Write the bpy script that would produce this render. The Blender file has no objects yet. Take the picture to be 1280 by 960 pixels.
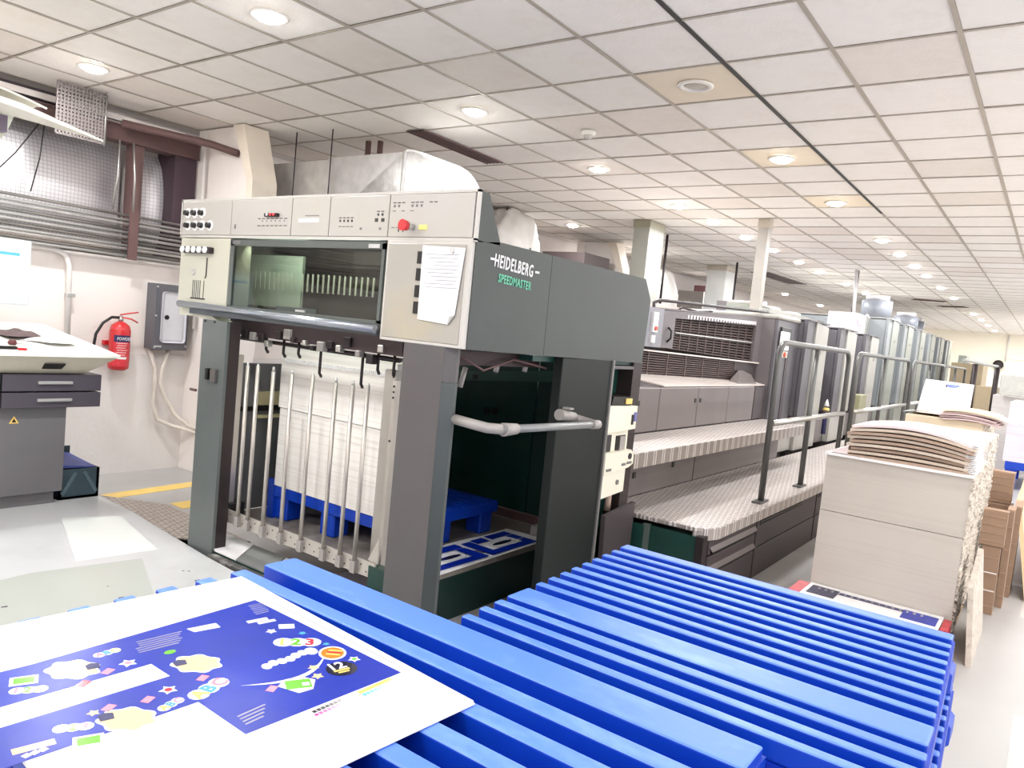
import bpy, bmesh, math, random
from mathutils import Vector, Matrix
random.seed(7)
SC = bpy.context.scene
COL = SC.collection
# ------------------------------------------------------------------ camera
cam_d = bpy.data.cameras.new('camera'); cam = bpy.data.objects.new('camera', cam_d); COL.objects.link(cam)
cam_d.sensor_fit = 'HORIZONTAL'; cam_d.sensor_width = 36.0
cam_d.lens = 941.14 / 1280 * 36.0
cam_d.clip_start = 0.02; cam_d.clip_end = 200
_R = Matrix(((0.58768566, 0.00158493, -0.80908779), (-0.80319591, 0.12162086, -0.58316781), (0.09747768, 0.99257536, 0.07274784)))
cam.matrix_world = Matrix.Translation((0, 0, 1.7)) @ _R.to_4x4()
SC.camera = cam
# ------------------------------------------------------------------ world, exposure
w = bpy.data.worlds.new('world'); SC.world = w; w.use_nodes = True
w.node_tree.nodes['Background'].inputs[0].default_value = (0.97, 0.985, 1.0, 1)
w.node_tree.nodes['Background'].inputs[1].default_value = 2.4
SC.view_settings.view_transform = 'Standard'; SC.view_settings.look = 'None'
SC.view_settings.gamma = 1.0; SC.view_settings.use_curve_mapping = False
SC.view_settings.exposure = 0.22
LAMP_W = 23.0
CH = 3.32          # ceiling height

# ------------------------------------------------------------------ helpers
def srgb(c):
    return tuple((x/12.92 if x <= 0.04045 else ((x+0.055)/1.055)**2.4) for x in [v/255.0 for v in c]) + (1.0,)
_M = {}
def mat(name, col, rough=0.5, metal=0.0, var=0.06, scale=6.0, bump=0.0, bscale=40.0, emis=None, es=1.0, spec=0.5, dirt=None, dirt_amt=0.5, dscale=2.5, stretch=None, coat=0.0):
    if name in _M: return _M[name]
    m = bpy.data.materials.new(name); m.use_nodes = True; nt = m.node_tree; N = nt.nodes; L = nt.links
    b = N['Principled BSDF']
    c = srgb(col)
    b.inputs['Roughness'].default_value = rough; b.inputs['Metallic'].default_value = metal
    b.inputs['Specular IOR Level'].default_value = spec
    if coat: b.inputs['Coat Weight'].default_value = coat
    tc = N.new('ShaderNodeTexCoord')
    vec = tc.outputs['Object']
    if stretch:
        mp = N.new('ShaderNodeMapping'); mp.inputs['Scale'].default_value = stretch; L.new(vec, mp.inputs['Vector']); vec = mp.outputs[0]
    nz = N.new('ShaderNodeTexNoise'); nz.inputs['Scale'].default_value = scale; nz.inputs['Detail'].default_value = 4
    L.new(vec, nz.inputs['Vector'])
    mx = N.new('ShaderNodeMix'); mx.data_type = 'RGBA'
    mx.inputs[6].default_value = tuple(max(0, x*(1-var*2)) for x in c[:3]) + (1,)
    mx.inputs[7].default_value = tuple(min(1, x*(1+var*2)) for x in c[:3]) + (1,)
    L.new(nz.outputs['Fac'], mx.inputs[0])
    out = mx.outputs[2]
    if dirt:
        n2 = N.new('ShaderNodeTexNoise'); n2.inputs['Scale'].default_value = dscale; n2.inputs['Detail'].default_value = 6; n2.inputs['Roughness'].default_value = 0.65
        L.new(vec, n2.inputs['Vector'])
        rp = N.new('ShaderNodeMapRange'); rp.inputs[1].default_value = 0.5; rp.inputs[2].default_value = 0.75; rp.inputs[3].default_value = 0; rp.inputs[4].default_value = dirt_amt
        L.new(n2.outputs['Fac'], rp.inputs[0])
        m2 = N.new('ShaderNodeMix'); m2.data_type = 'RGBA'; L.new(rp.outputs[0], m2.inputs[0]); L.new(out, m2.inputs[6]); m2.inputs[7].default_value = srgb(dirt)
        out = m2.outputs[2]
    L.new(out, b.inputs['Base Color'])
    if bump:
        nb = N.new('ShaderNodeTexNoise'); nb.inputs['Scale'].default_value = bscale; nb.inputs['Detail'].default_value = 3; L.new(vec, nb.inputs['Vector'])
        bp = N.new('ShaderNodeBump'); bp.inputs['Strength'].default_value = bump; bp.inputs['Distance'].default_value = 0.01
        L.new(nb.outputs['Fac'], bp.inputs['Height']); L.new(bp.outputs[0], b.inputs['Normal'])
    if emis:
        b.inputs['Emission Color'].default_value = srgb(emis); b.inputs['Emission Strength'].default_value = es
    _M[name] = m; return m
def mat_tread(name, col, k=105.0):
    m = mat(name, col, 0.42, 0.55, 0.08, 5, dirt=(120, 105, 95), dirt_amt=0.35, dscale=1.6); nt = m.node_tree; N = nt.nodes; L = nt.links; b = N['Principled BSDF']
    tc = N.new('ShaderNodeTexCoord')
    outs = []
    for ang, off in ((0.785, 0.0), (-0.785, 0.5)):
        mp = N.new('ShaderNodeMapping'); L.new(tc.outputs['Object'], mp.inputs[0]); mp.inputs['Rotation'].default_value = (0, 0, ang); mp.inputs['Location'].default_value = (off*0.05, 0, 0)
        sp = N.new('ShaderNodeSeparateXYZ'); L.new(mp.outputs[0], sp.inputs[0])
        res = []
        for ch, f in ((0, k*1.0), (1, k*1.0)):
            mu = N.new('ShaderNodeMath'); mu.operation = 'MULTIPLY'; mu.inputs[1].default_value = f*(0.9 if ch == 0 else 1.5); L.new(sp.outputs[ch], mu.inputs[0])
            si = N.new('ShaderNodeMath'); si.operation = 'SINE'; L.new(mu.outputs[0], si.inputs[0]); res.append(si)
        mm = N.new('ShaderNodeMath'); mm.operation = 'MULTIPLY'; L.new(res[0].outputs[0], mm.inputs[0]); L.new(res[1].outputs[0], mm.inputs[1])
        gt = N.new('ShaderNodeMapRange'); gt.inputs[1].default_value = 0.35; gt.inputs[2].default_value = 0.7; L.new(mm.outputs[0], gt.inputs[0]); outs.append(gt)
    ad = N.new('ShaderNodeMath'); ad.operation = 'MAXIMUM'; L.new(outs[0].outputs[0], ad.inputs[0]); L.new(outs[1].outputs[0], ad.inputs[1])
    bp = N.new('ShaderNodeBump'); bp.inputs['Strength'].default_value = 1.0; bp.inputs['Distance'].default_value = 0.008
    src = b.inputs['Base Color'].links[0].from_socket; mxx = N.new('ShaderNodeMix'); mxx.data_type = 'RGBA'; L.new(ad.outputs[0], mxx.inputs[0]); L.new(src, mxx.inputs[6]); mxx.inputs[7].default_value = srgb(tuple(min(255, v+40) for v in col)); dk = N.new('ShaderNodeMix'); dk.data_type = 'RGBA'; dk.blend_type = 'MULTIPLY'; dk.inputs[0].default_value = 1.0; dk.inputs[7].default_value = (0.80, 0.79, 0.78, 1); L.new(src, dk.inputs[6]); L.new(dk.outputs[2], mxx.inputs[6]); L.new(mxx.outputs[2], b.inputs['Base Color'])
    L.new(ad.outputs[0], bp.inputs['Height']); L.new(bp.outputs[0], b.inputs['Normal'])
    return m
def mat_grid(name, col, line, sx, sy, metal=0.8, rough=0.35):
    # foil insulation with a scrim grid; uses object X and Z
    m = mat(name, col, rough, metal, 0.15, 2.0, 0.4, 5.0); nt = m.node_tree; N = nt.nodes; L = nt.links; b = N['Principled BSDF']
    src = b.inputs['Base Color'].links[0].from_socket
    tc = N.new('ShaderNodeTexCoord'); sp = N.new('ShaderNodeSeparateXYZ'); L.new(tc.outputs['Object'], sp.inputs[0])
    ms = []
    for ch, f in ((0, sx), (2, sy)):
        mu = N.new('ShaderNodeMath'); mu.operation = 'MULTIPLY'; mu.inputs[1].default_value = f; L.new(sp.outputs[ch], mu.inputs[0])
        fr = N.new('ShaderNodeMath'); fr.operation = 'FRACT'; L.new(mu.outputs[0], fr.inputs[0])
        lt = N.new('ShaderNodeMath'); lt.operation = 'LESS_THAN'; lt.inputs[1].default_value = 0.22; L.new(fr.outputs[0], lt.inputs[0]); ms.append(lt)
    ad = N.new('ShaderNodeMath'); ad.operation = 'MAXIMUM'; L.new(ms[0].outputs[0], ad.inputs[0]); L.new(ms[1].outputs[0], ad.inputs[1])
    sc = N.new('ShaderNodeMath'); sc.operation = 'MULTIPLY'; sc.inputs[1].default_value = 0.6; L.new(ad.outputs[0], sc.inputs[0])
    mx = N.new('ShaderNodeMix'); mx.data_type = 'RGBA'; L.new(sc.outputs[0], mx.inputs[0]); L.new(src, mx.inputs[6]); mx.inputs[7].default_value = srgb(line); L.new(mx.outputs[2], b.inputs['Base Color'])
    return m
def mat_pages(name, col, line, freq=220.0, amt=0.25):
    # side of a paper pile: fine horizontal lines
    m = mat(name, col, 0.75, 0, 0.03, 3.0); nt = m.node_tree; N = nt.nodes; L = nt.links; b = N['Principled BSDF']
    src = b.inputs['Base Color'].links[0].from_socket
    tc = N.new('ShaderNodeTexCoord'); mp = N.new('ShaderNodeMapping'); mp.inputs['Scale'].default_value = (0.6, 0.6, freq); L.new(tc.outputs['Object'], mp.inputs[0])
    nz = N.new('ShaderNodeTexNoise'); nz.inputs['Scale'].default_value = 1.0; nz.inputs['Detail'].default_value = 2; L.new(mp.outputs[0], nz.inputs[0])
    rp = N.new('ShaderNodeMapRange'); rp.inputs[1].default_value = 0.5; rp.inputs[2].default_value = 0.8; rp.inputs[4].default_value = amt; L.new(nz.outputs[0], rp.inputs[0])
    mx = N.new('ShaderNodeMix'); mx.data_type = 'RGBA'; L.new(rp.outputs[0], mx.inputs[0]); L.new(src, mx.inputs[6]); mx.inputs[7].default_value = srgb(line); L.new(mx.outputs[2], b.inputs['Base Color'])
    return m
def mat_glass(name, tint, gloss=0.1, rough=0.05):
    m = bpy.data.materials.new(name); m.use_nodes = True; nt = m.node_tree; N = nt.nodes; L = nt.links; N.clear()
    o = N.new('ShaderNodeOutputMaterial'); t = N.new('ShaderNodeBsdfTransparent'); g = N.new('ShaderNodeBsdfGlossy'); mx = N.new('ShaderNodeMixShader')
    t.inputs[0].default_value = srgb(tint); g.inputs['Roughness'].default_value = rough; mx.inputs[0].default_value = gloss
    L.new(t.outputs[0], mx.inputs[1]); L.new(g.outputs[0], mx.inputs[2]); L.new(mx.outputs[0], o.inputs[0]); return m

class MB:
    """collects shapes in world metres; build() links them as ONE mesh object relative to its parent's place"""
    def __init__(s): s.bm = bmesh.new()
    def box(s, x0, x1, y0, y1, z0, z1, bev=0.0, seg=1):
        r = bmesh.ops.create_cube(s.bm, size=1.0)['verts']
        for v in r:
            v.co.x = x0 if v.co.x < 0 else x1; v.co.y = y0 if v.co.y < 0 else y1; v.co.z = z0 if v.co.z < 0 else z1
        if bev:
            es = list({e for v in r for e in v.link_edges})
            bmesh.ops.bevel(s.bm, geom=es, offset=bev, segments=seg, affect='EDGES', profile=0.5)
        return s
    def hexa(s, b4, t4):
        vs = [s.bm.verts.new(p) for p in list(b4)+list(t4)]
        for f in ((3,2,1,0), (4,5,6,7), (0,1,5,4), (1,2,6,5), (2,3,7,6), (3,0,4,7)):
            s.bm.faces.new([vs[i] for i in f])
        return s
    def poly(s, pts, off):
        """extrude the flat polygon pts by vector off"""
        off = Vector(off); a = [s.bm.verts.new(p) for p in pts]; b = [s.bm.verts.new(Vector(p)+off) for p in pts]; n = len(pts)
        fs = [s.bm.faces.new(a[::-1]), s.bm.faces.new(b)]
        for i in range(n): fs.append(s.bm.faces.new([a[i], a[(i+1) % n], b[(i+1) % n], b[i]]))
        bmesh.ops.recalc_face_normals(s.bm, faces=fs); return s
    def cyl(s, p0, p1, r0, r1=None, seg=14, cap=True):
        r1 = r0 if r1 is None else r1; p0 = Vector(p0); p1 = Vector(p1); d = (p1-p0).normalized()
        u = d.orthogonal().normalized(); v = d.cross(u)
        A = []; Bv = []
        for i in range(seg):
            a = 2*math.pi*i/seg; q = u*math.cos(a)+v*math.sin(a)
            A.append(s.bm.verts.new(p0+q*r0)); Bv.append(s.bm.verts.new(p1+q*r1))
        for i in range(seg):
            f = s.bm.faces.new([A[i], A[(i+1) % seg], Bv[(i+1) % seg], Bv[i]]); f.smooth = True
        if cap: s.bm.faces.new(A[::-1]); s.bm.faces.new(Bv)
        return s
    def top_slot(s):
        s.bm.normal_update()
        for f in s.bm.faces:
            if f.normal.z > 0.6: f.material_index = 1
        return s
    def tube(s, pts, r, seg=10, cap=True):
        pts = [Vector(p) for p in pts]; rings = []; u = None
        for i, p in enumerate(pts):
            d = (pts[min(i+1, len(pts)-1)]-pts[max(i-1, 0)]).normalized()
            u = (d.orthogonal() if u is None else (u-d*u.dot(d))).normalized(); v = d.cross(u)
            rings.append([s.bm.verts.new(p+(u*math.cos(2*math.pi*k/seg)+v*math.sin(2*math.pi*k/seg))*r) for k in range(seg)])
        for a, b in zip(rings, rings[1:]):
            for k in range(seg):
                f = s.bm.faces.new([a[k], a[(k+1) % seg], b[(k+1) % seg], b[k]]); f.smooth = True
        if cap: s.bm.faces.new(rings[0][::-1]); s.bm.faces.new(rings[-1])
        return s
    def lathe(s, c, prof, seg=20, axis='z'):
        rings = []
        for (r, h) in prof:
            ring = []
            for k in range(seg):
                a = 2*math.pi*k/seg
                if axis == 'z': p = (c[0]+r*math.cos(a), c[1]+r*math.sin(a), c[2]+h)
                elif axis == 'y': p = (c[0]+r*math.cos(a), c[1]+h, c[2]+r*math.sin(a))
                else: p = (c[0]+h, c[1]+r*math.cos(a), c[2]+r*math.sin(a))
                ring.append(s.bm.verts.new(p))
            rings.append(ring)
        fs = []
        for a, b in zip(rings, rings[1:]):
            for k in range(seg):
                f = s.bm.faces.new([a[k], a[(k+1) % seg], b[(k+1) % seg], b[k]]); f.smooth = True; fs.append(f)
        fs.append(s.bm.faces.new(rings[0][::-1])); fs.append(s.bm.faces.new(rings[-1]))
        bmesh.ops.recalc_face_normals(s.bm, faces=fs); return s
    def grid(s, fn, nu, nv, thick=None):
        P = [[Vector(fn(i/nu, j/nv)) for j in range(nv+1)] for i in range(nu+1)]
        V = [[s.bm.verts.new(p) for p in row] for row in P]
        for i in range(nu):
            for j in range(nv):
                f = s.bm.faces.new([V[i][j], V[i+1][j], V[i+1][j+1], V[i][j+1]]); f.smooth = True
        if thick:
            W = []
            for i in range(nu+1):
                row = []
                for j in range(nv+1):
                    a = P[min(i+1, nu)][j]-P[max(i-1, 0)][j]; b = P[i][min(j+1, nv)]-P[i][max(j-1, 0)]
                    n = a.cross(b); n = n.normalized() if n.length > 1e-12 else Vector((0, 0, 1))
                    row.append(s.bm.verts.new(P[i][j]-n*thick))
                W.append(row)
            for i in range(nu):
                for j in range(nv):
                    f = s.bm.faces.new([W[i][j], W[i][j+1], W[i+1][j+1], W[i+1][j]]); f.smooth = True
            rim = [(i, 0) for i in range(nu)]+[(nu, j) for j in range(nv)]+[(i, nv) for i in range(nu, 0, -1)]+[(0, j) for j in range(nv, 0, -1)]
            for (i, j), (k, l) in zip(rim, rim[1:]+rim[:1]):
                f = s.bm.faces.new([V[i][j], W[i][j], W[k][l], V[k][l]])
                for e in f.edges: e.smooth = False
        return s
    def build(s, name, m, parent=None, bevel=0.0):
        bmesh.ops.recalc_face_normals(s.bm, faces=s.bm.faces[:])
        if parent is not None:
            off = Vector(parent['o3']); 
            for v in s.bm.verts: v.co -= off
        me = bpy.data.meshes.new(name); s.bm.to_mesh(me); s.bm.free()
        o = bpy.data.objects.new(name, me); COL.objects.link(o)
        if isinstance(m, (list, tuple)):
            for q in m: me.materials.append(q)
        else: me.materials.append(m)
        if parent is not None: o.parent = parent; o['o3'] = list(parent['o3'])
        else: o['o3'] = [0.0, 0.0, 0.0]
        if bevel:
            bv = o.modifiers.new('bevel', 'BEVEL'); bv.width = bevel; bv.segments = 2; bv.limit_method = 'ANGLE'
        return o
def tag(o, label=None, cat=None, group=None, kind=None):
    if label: o['label'] = label
    if cat: o['category'] = cat
    if group: o['group'] = group
    if kind: o['kind'] = kind
    return o
def thing(name, label, cat, loc, group=None):
    o = bpy.data.objects.new(name, None); COL.objects.link(o); o.location = loc; o['o3'] = list(loc); o.empty_display_size = 0.1
    return tag(o, label, cat, group)
def children(o): return [c for c in COL.objects if c.parent == o]
def dup(root, loc, label, rotz=0.0, ch=None):
    r = root.copy(); COL.objects.link(r); r.location = loc; r.rotation_euler = (0, 0, rotz); r['label'] = label
    for c0 in (ch if ch is not None else children(root)):
        c = c0.copy(); COL.objects.link(c); c.parent = r
        for g0 in children(c0):
            g = g0.copy(); COL.objects.link(g); g.parent = c
    return r
def text_mesh(name, body, size, m, parent, origin, xdir, zdir, ext=0.0015, sx=1.0, bold=0.0, align='LEFT', spc=1.0):
    cu = bpy.data.curves.new(name, 'FONT'); cu.body = body; cu.size = size; cu.extrude = ext; cu.offset = bold; cu.align_x = align; cu.resolution_u = 2; cu.space_character = spc
    t = bpy.data.objects.new(name, cu); COL.objects.link(t)
    dg = bpy.context.evaluated_depsgraph_get(); me = bpy.data.meshes.new_from_object(t.evaluated_get(dg))
    bpy.data.objects.remove(t)
    X = Vector(xdir).normalized(); Z = Vector(zdir).normalized(); Nn = X.cross(Z)
    M = Matrix((( X.x*sx, Z.x, Nn.x, origin[0]), (X.y*sx, Z.y, Nn.y, origin[1]), (X.z*sx, Z.z, Nn.z, origin[2]), (0, 0, 0, 1)))
    me.transform(M)
    if parent is not None: me.transform(Matrix.Translation(-Vector(parent['o3'])))
    me.materials.clear(); me.materials.append(m)
    o = bpy.data.objects.new(name, me); COL.objects.link(o)
    if parent is not None: o.parent = parent
    o['o3'] = list(parent['o3']) if parent is not None else [0, 0, 0]
    return o

# ------------------------------------------------------------------ materials
cream = mat('cream_wall', (242, 234, 229), 0.7, 0, 0.03, 1.5, 0.15, 30, dirt=(226, 210, 192), dirt_amt=0.25, dscale=1.2)
greywall = mat('grey_wall_paint', (232, 227, 224), 0.65, 0, 0.03, 1.5, 0.15, 30, dirt=(205, 196, 190), dirt_amt=0.3, dscale=1.5)
tile_m = mat('ceiling_tile', (250, 244, 238), 0.85, 0, 0.03, 5, 0.25, 60, dirt=(226, 214, 198), dirt_amt=0.4, dscale=3)
tile_t = mat('ceiling_tile_tan', (240, 226, 204), 0.85, 0, 0.03, 5, 0.2, 60)
tile_g = mat('ceiling_tile_greyed', (240, 232, 224), 0.85, 0, 0.04, 5, 0.25, 60, dirt=(214, 202, 188), dirt_amt=0.4, dscale=3)
tbar = mat('grid_bar', (186, 176, 163), 0.5, 0.2)
tbar_d = mat('grid_bar_dark', (62, 60, 56), 0.6)
floor_m = mat('floor_concrete', (178, 176, 175), 0.35, 0, 0.05, 1.0, 0.05, 20, dirt=(160, 154, 150), dirt_amt=0.4, dscale=0.9)
plat_m = mat('platform_paint', (198, 199, 200), 0.28, 0, 0.05, 0.9, 0.04, 18, dirt=(165, 166, 160), dirt_amt=0.55, dscale=1.1)
yellow = mat('yellow_paint', (243, 205, 110), 0.5, 0, 0.08, 12, dirt=(215, 195, 160), dirt_amt=0.5, dscale=8)
beige = mat('press_beige', (188, 184, 178), 0.4, 0, 0.02, 3, dirt=(190, 182, 152), dirt_amt=0.25, dscale=1.8)
beige2 = mat('press_beige_edge', (200, 197, 190), 0.4, 0, 0.02, 3)
beige3 = mat('press_beige_yellowed', (170, 165, 156), 0.45, 0, 0.03, 3, dirt=(200, 182, 120), dirt_amt=0.35, dscale=2.2)
greygreen = mat('press_grey_green', (55, 60, 58), 0.38, 0.1, 0.05, 2.5, 0.03, 60, dirt=(66, 72, 70), dirt_amt=0.3, dscale=3)
darkgreen = mat('press_dark_green', (24, 66, 58), 0.4, 0.1, 0.08, 2, dirt=(40, 40, 38), dirt_amt=0.5, dscale=2)
postgrey = mat('post_grey', (92, 88, 88), 0.45, 0.1, 0.06, 3, dirt=(80, 94, 92), dirt_amt=0.5, dscale=4)
postside = mat('post_side_grey', (78, 84, 83), 0.4, 0.1, 0.06, 3)
postdark = mat('post_side_dark', (48, 38, 38), 0.5, 0.1, 0.08, 3)
rearpost = mat('rear_post_green', (10, 20, 18), 0.55, 0.1, 0.08, 2.5)
black = mat('black_plastic', (22, 20, 20), 0.4)
darkmech = mat('dark_mechanism', (48, 40, 42), 0.45, 0.4, 0.15, 12)
steel = mat('bare_steel', (186, 184, 180), 0.3, 0.85, 0.08, 8)
steel2 = mat('rod_metal', (200, 194, 186), 0.35, 0.7, 0.06, 10)
alu = mat('aluminium', (200, 200, 198), 0.4, 0.6, 0.05, 8)
galv = mat('galvanised_duct', (206, 204, 202), 0.4, 0.6, 0.14, 9, 0.1, 30)
railm = mat('rail_blue_grey', (158, 164, 172), 0.25, 0.7, 0.05, 8)
handle_m = mat('handle_grey', (140, 142, 142), 0.35, 0.3, 0.05, 8)
joint_m = mat('joint_grey', (165, 160, 156), 0.5, 0.2)
blue = mat('pallet_blue', (2, 60, 182), 0.42, 0, 0.04, 4, 0.04, 30, dirt=(14, 80, 200), dirt_amt=0.3, dscale=5)
bluetop = mat('pallet_blue_sheen_top', (88, 132, 232), 0.42, 0, 0.06, 3, 0.04, 30, dirt=(140, 176, 240), dirt_amt=0.6, dscale=3.5, stretch=(2.5, 1, 1))  # slat tops: ceiling sheen painted in as lighter blue, with scuff mottling
bluein = mat('pallet_blue_deck', (4, 48, 176), 0.45, 0, 0.05, 4)
white = mat('white_board', (248, 246, 246), 0.35, 0, 0.01, 3)
paperw = mat('paper_white', (240, 238, 238), 0.5, 0, 0.02, 3)
pile_m = mat_pages('paper_pile_side', (242, 238, 232), (190, 180, 168), 90, 0.5)
pile2_m = mat_pages('paper_stack_side', (206, 198, 188), (186, 176, 164), 120, 0.35)
pile_w = mat_pages('paper_stack_white', (222, 216, 212), (190, 184, 186), 45, 0.5)
crump = mat('crumpled_edge', (206, 196, 184), 0.6, 0, 0.1, 20, 0.5, 25, dirt=(136, 122, 112), dirt_amt=0.7, dscale=22)
card = mat('cardboard', (156, 128, 106), 0.7, 0, 0.06, 5, 0.1, 40, dirt=(160, 126, 96), dirt_amt=0.3, dscale=4)
card2 = mat('cardboard_edge', (180, 150, 128), 0.7, 0, 0.1, 30)
wood = mat('pale_plywood', (226, 200, 160), 0.6, 0, 0.06, 3, stretch=(1, 6, 1))
tread = mat_tread('tread_plate', (196, 188, 184))
bodym = mat('press_body_grey', (118, 110, 109), 0.5, 0.2, 0.06, 3, dirt=(112, 104, 102), dirt_amt=0.5, dscale=1.8, stretch=(1, 1, 0.4))
bodyd = mat('press_body_dark', (72, 64, 66), 0.5, 0.2, 0.06, 3, dirt=(68, 62, 62), dirt_amt=0.4, dscale=2)
brownsh = mat('lip_shade_brown', (92, 78, 74), 0.55, 0.1, 0.06, 3)
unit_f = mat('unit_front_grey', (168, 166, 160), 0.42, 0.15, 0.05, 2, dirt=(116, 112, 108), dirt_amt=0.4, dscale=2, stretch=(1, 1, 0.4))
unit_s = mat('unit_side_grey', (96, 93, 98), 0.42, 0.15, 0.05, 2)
unit_lf = mat('unit_front_green_grey', (150, 154, 146), 0.4, 0.15, 0.05, 2, dirt=(128, 130, 124), dirt_amt=0.4, dscale=2, stretch=(1, 1, 0.4))
unit_ls = mat('unit_side_blue_grey', (146, 151, 154), 0.4, 0.15, 0.05, 2)
railp = mat('rail_paint', (98, 98, 96), 0.35, 0.4, 0.05, 8)
red = mat('red_paint', (206, 42, 48), 0.3, 0, 0.04, 5, coat=0.3)
navy = mat('navy_print', (42, 44, 92), 0.4)
greencol = mat('green_lettering', (110, 200, 165), 0.5)
boxgrey = mat('box_grey', (98, 98, 104), 0.45, 0.1, 0.04, 4)
foil = mat_grid('foil_insulation', (232, 226, 228), (178, 170, 174), 30, 30, 0.5, 0.45)
wrap = mat('foil_wrap_white', (226, 222, 218), 0.5, 0.15, 0.08, 3, 0.9, 7)
brownst = mat('red_brown_steel', (104, 78, 76), 0.6, 0.1, 0.1, 6)
screen_m = mat('screen_glow', (225, 240, 255), 0.3, emis=(218, 236, 255), es=0.55)
hoodm = mat('hood_cream', (232, 228, 216), 0.45, 0, 0.02, 3)
console_m = mat('console_beige', (214, 208, 190), 0.45, 0, 0.03, 4, dirt=(190, 180, 155), dirt_amt=0.3)
console_t = mat('console_top_white', (246, 244, 236), 0.4, 0, 0.02, 3)
drawer_m = mat('drawer_dark', (80, 74, 84), 0.45, 0.1, 0.05, 4)
cab_m = mat('cabinet_grey', (112, 110, 112), 0.45, 0.1, 0.08, 2, dirt=(96, 104, 102), dirt_amt=0.6, dscale=1.6)
printb = mat('print_blue', (6, 40, 160), 0.30, 0, 0.16, 3.5, 0.25, 5)
P = {}
for nm, c in (('yellow', (250, 214, 120)), ('cream', (252, 214, 160)), ('orange', (240, 130, 50)), ('red', (226, 60, 80)), ('green', (110, 190, 60)), ('pink', (246, 150, 170)), ('teal', (90, 170, 200)), ('white', (246, 246, 250)), ('black', (32, 30, 52)), ('magenta', (236, 100, 170)), ('cyan', (90, 190, 236)), ('lemon', (244, 232, 110)), ('grey', (170, 168, 180))):
    P[nm] = mat('print_'+nm, c, 0.15, 0, 0.03, 9, coat=0.5)
lamp_m = mat('lamp_lens', (255, 255, 255), 0.4, emis=(255, 248, 240), es=75.0)

def struct(name, b, m, parent=None):
    o = b.build(name, m, parent); o['kind'] = 'structure' if parent is None else ''
    if parent is not None: del o['kind']
    return o
# ================================================================== SETTING
X0, X1, Y0, Y1 = -3.0, 34.5, -3.6, 7.0
fl = struct('floor', MB().box(X0-0.1, X1+0.2, Y0-0.1, Y1+0.6, -0.1, 0.0), floor_m)
MB().poly([(2.95, 6.10, 0.001), (3.05, 6.27, 0.001), (4.6, 6.42, 0.001), (4.6, 6.25, 0.001)], (0, 0, 0.002)).build('floor_marking', yellow, fl)
MB().box(3.35, 3.75, 5.55, 5.75, 0.001, 0.003).build('floor_marking', yellow, fl)
# large faint patches of the coating on the right aisle floor
patch = mat('floor_patch', (188, 185, 183), 0.3, 0, 0.04, 2)
for (a, b_, c, d) in ((3.2, 4.6, -0.9, -0.02), (6.5, 9.5, -0.8, 0.02)):
    MB().box(a, b_, c, d, 0.0005, 0.0015).build('floor_patch', patch, fl)
b = MB().box(X0-0.2, X0, Y0-0.2, Y1+0.7, 0, 3.6)
struct('wall_back', b, cream)
b = MB().box(X0, X1, Y0-0.2, Y0, 0, 0.5).box(X0, X1, Y0-0.2, Y0, 3.1, 3.6)
for k in range(9): b.box(X0+4.6*k, X0+4.6*k+0.3, Y0-0.2, Y0, 0.5, 3.1)
struct('wall_right', b, cream)   # unseen side wall; wide open bays added to let world fill light in
wfar = struct('wall_far', MB().box(X1, X1+0.2, Y0-0.2, Y1+0.7, 0, 3.6), mat('far_wall_cream', (252, 243, 224), 0.7, 0, 0.02, 1))
MB().cyl((34.46, 1.74, 2.3), (34.46, 1.74, 3.3), 0.03).build('conduit', greywall, wfar)
wl = struct('wall_left', MB().box(X0, X1, Y1, Y1+0.2, 1.12, 2.06).box(X0, X1, Y1+0.45, Y1+0.6, 1.9, 3.6), cream)
MB().box(X0, X1, Y1-0.012, Y1+0.2, 0, 1.12).build('lower_wall_band', greywall, wl)
MB().box(X0, X1, Y1+0.0, Y1+0.5, 2.0, 2.06).build('wall_ledge', mat('ledge_plaster', (214, 184, 160), 0.8, 0, 0.15, 10), wl)
# foil insulated panels recessed above the ledge
def bulge(x0, x1, z0, z1, yb, d):
    return lambda u, v: (x0+(x1-x0)*u, yb-d*math.sin(math.pi*u)**0.6*math.sin(math.pi*v)**0.6 if 0 < u < 1 and 0 < v < 1 else yb, z0+(z1-z0)*v)
for (a, b_) in ((-0.6, 1.9), (1.9, 3.55), (3.62, 4.1)):
    MB().grid(bulge(a, b_, 2.06, 3.02, Y1+0.30, 0.16), 14, 8, 0.01).build('foil_panel', foil, wl)
MB().box(3.50, 3.60, Y1-0.02, Y1+0.10, 2.06, 3.05).build('steel_upright', brownst, wl)
MB().box(3.9, 4.12, Y1-0.02, Y1+0.3, 2.06, 3.05).build('dark_panel', mat('dark_purple_panel', (70, 52, 62), 0.6), wl)
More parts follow.
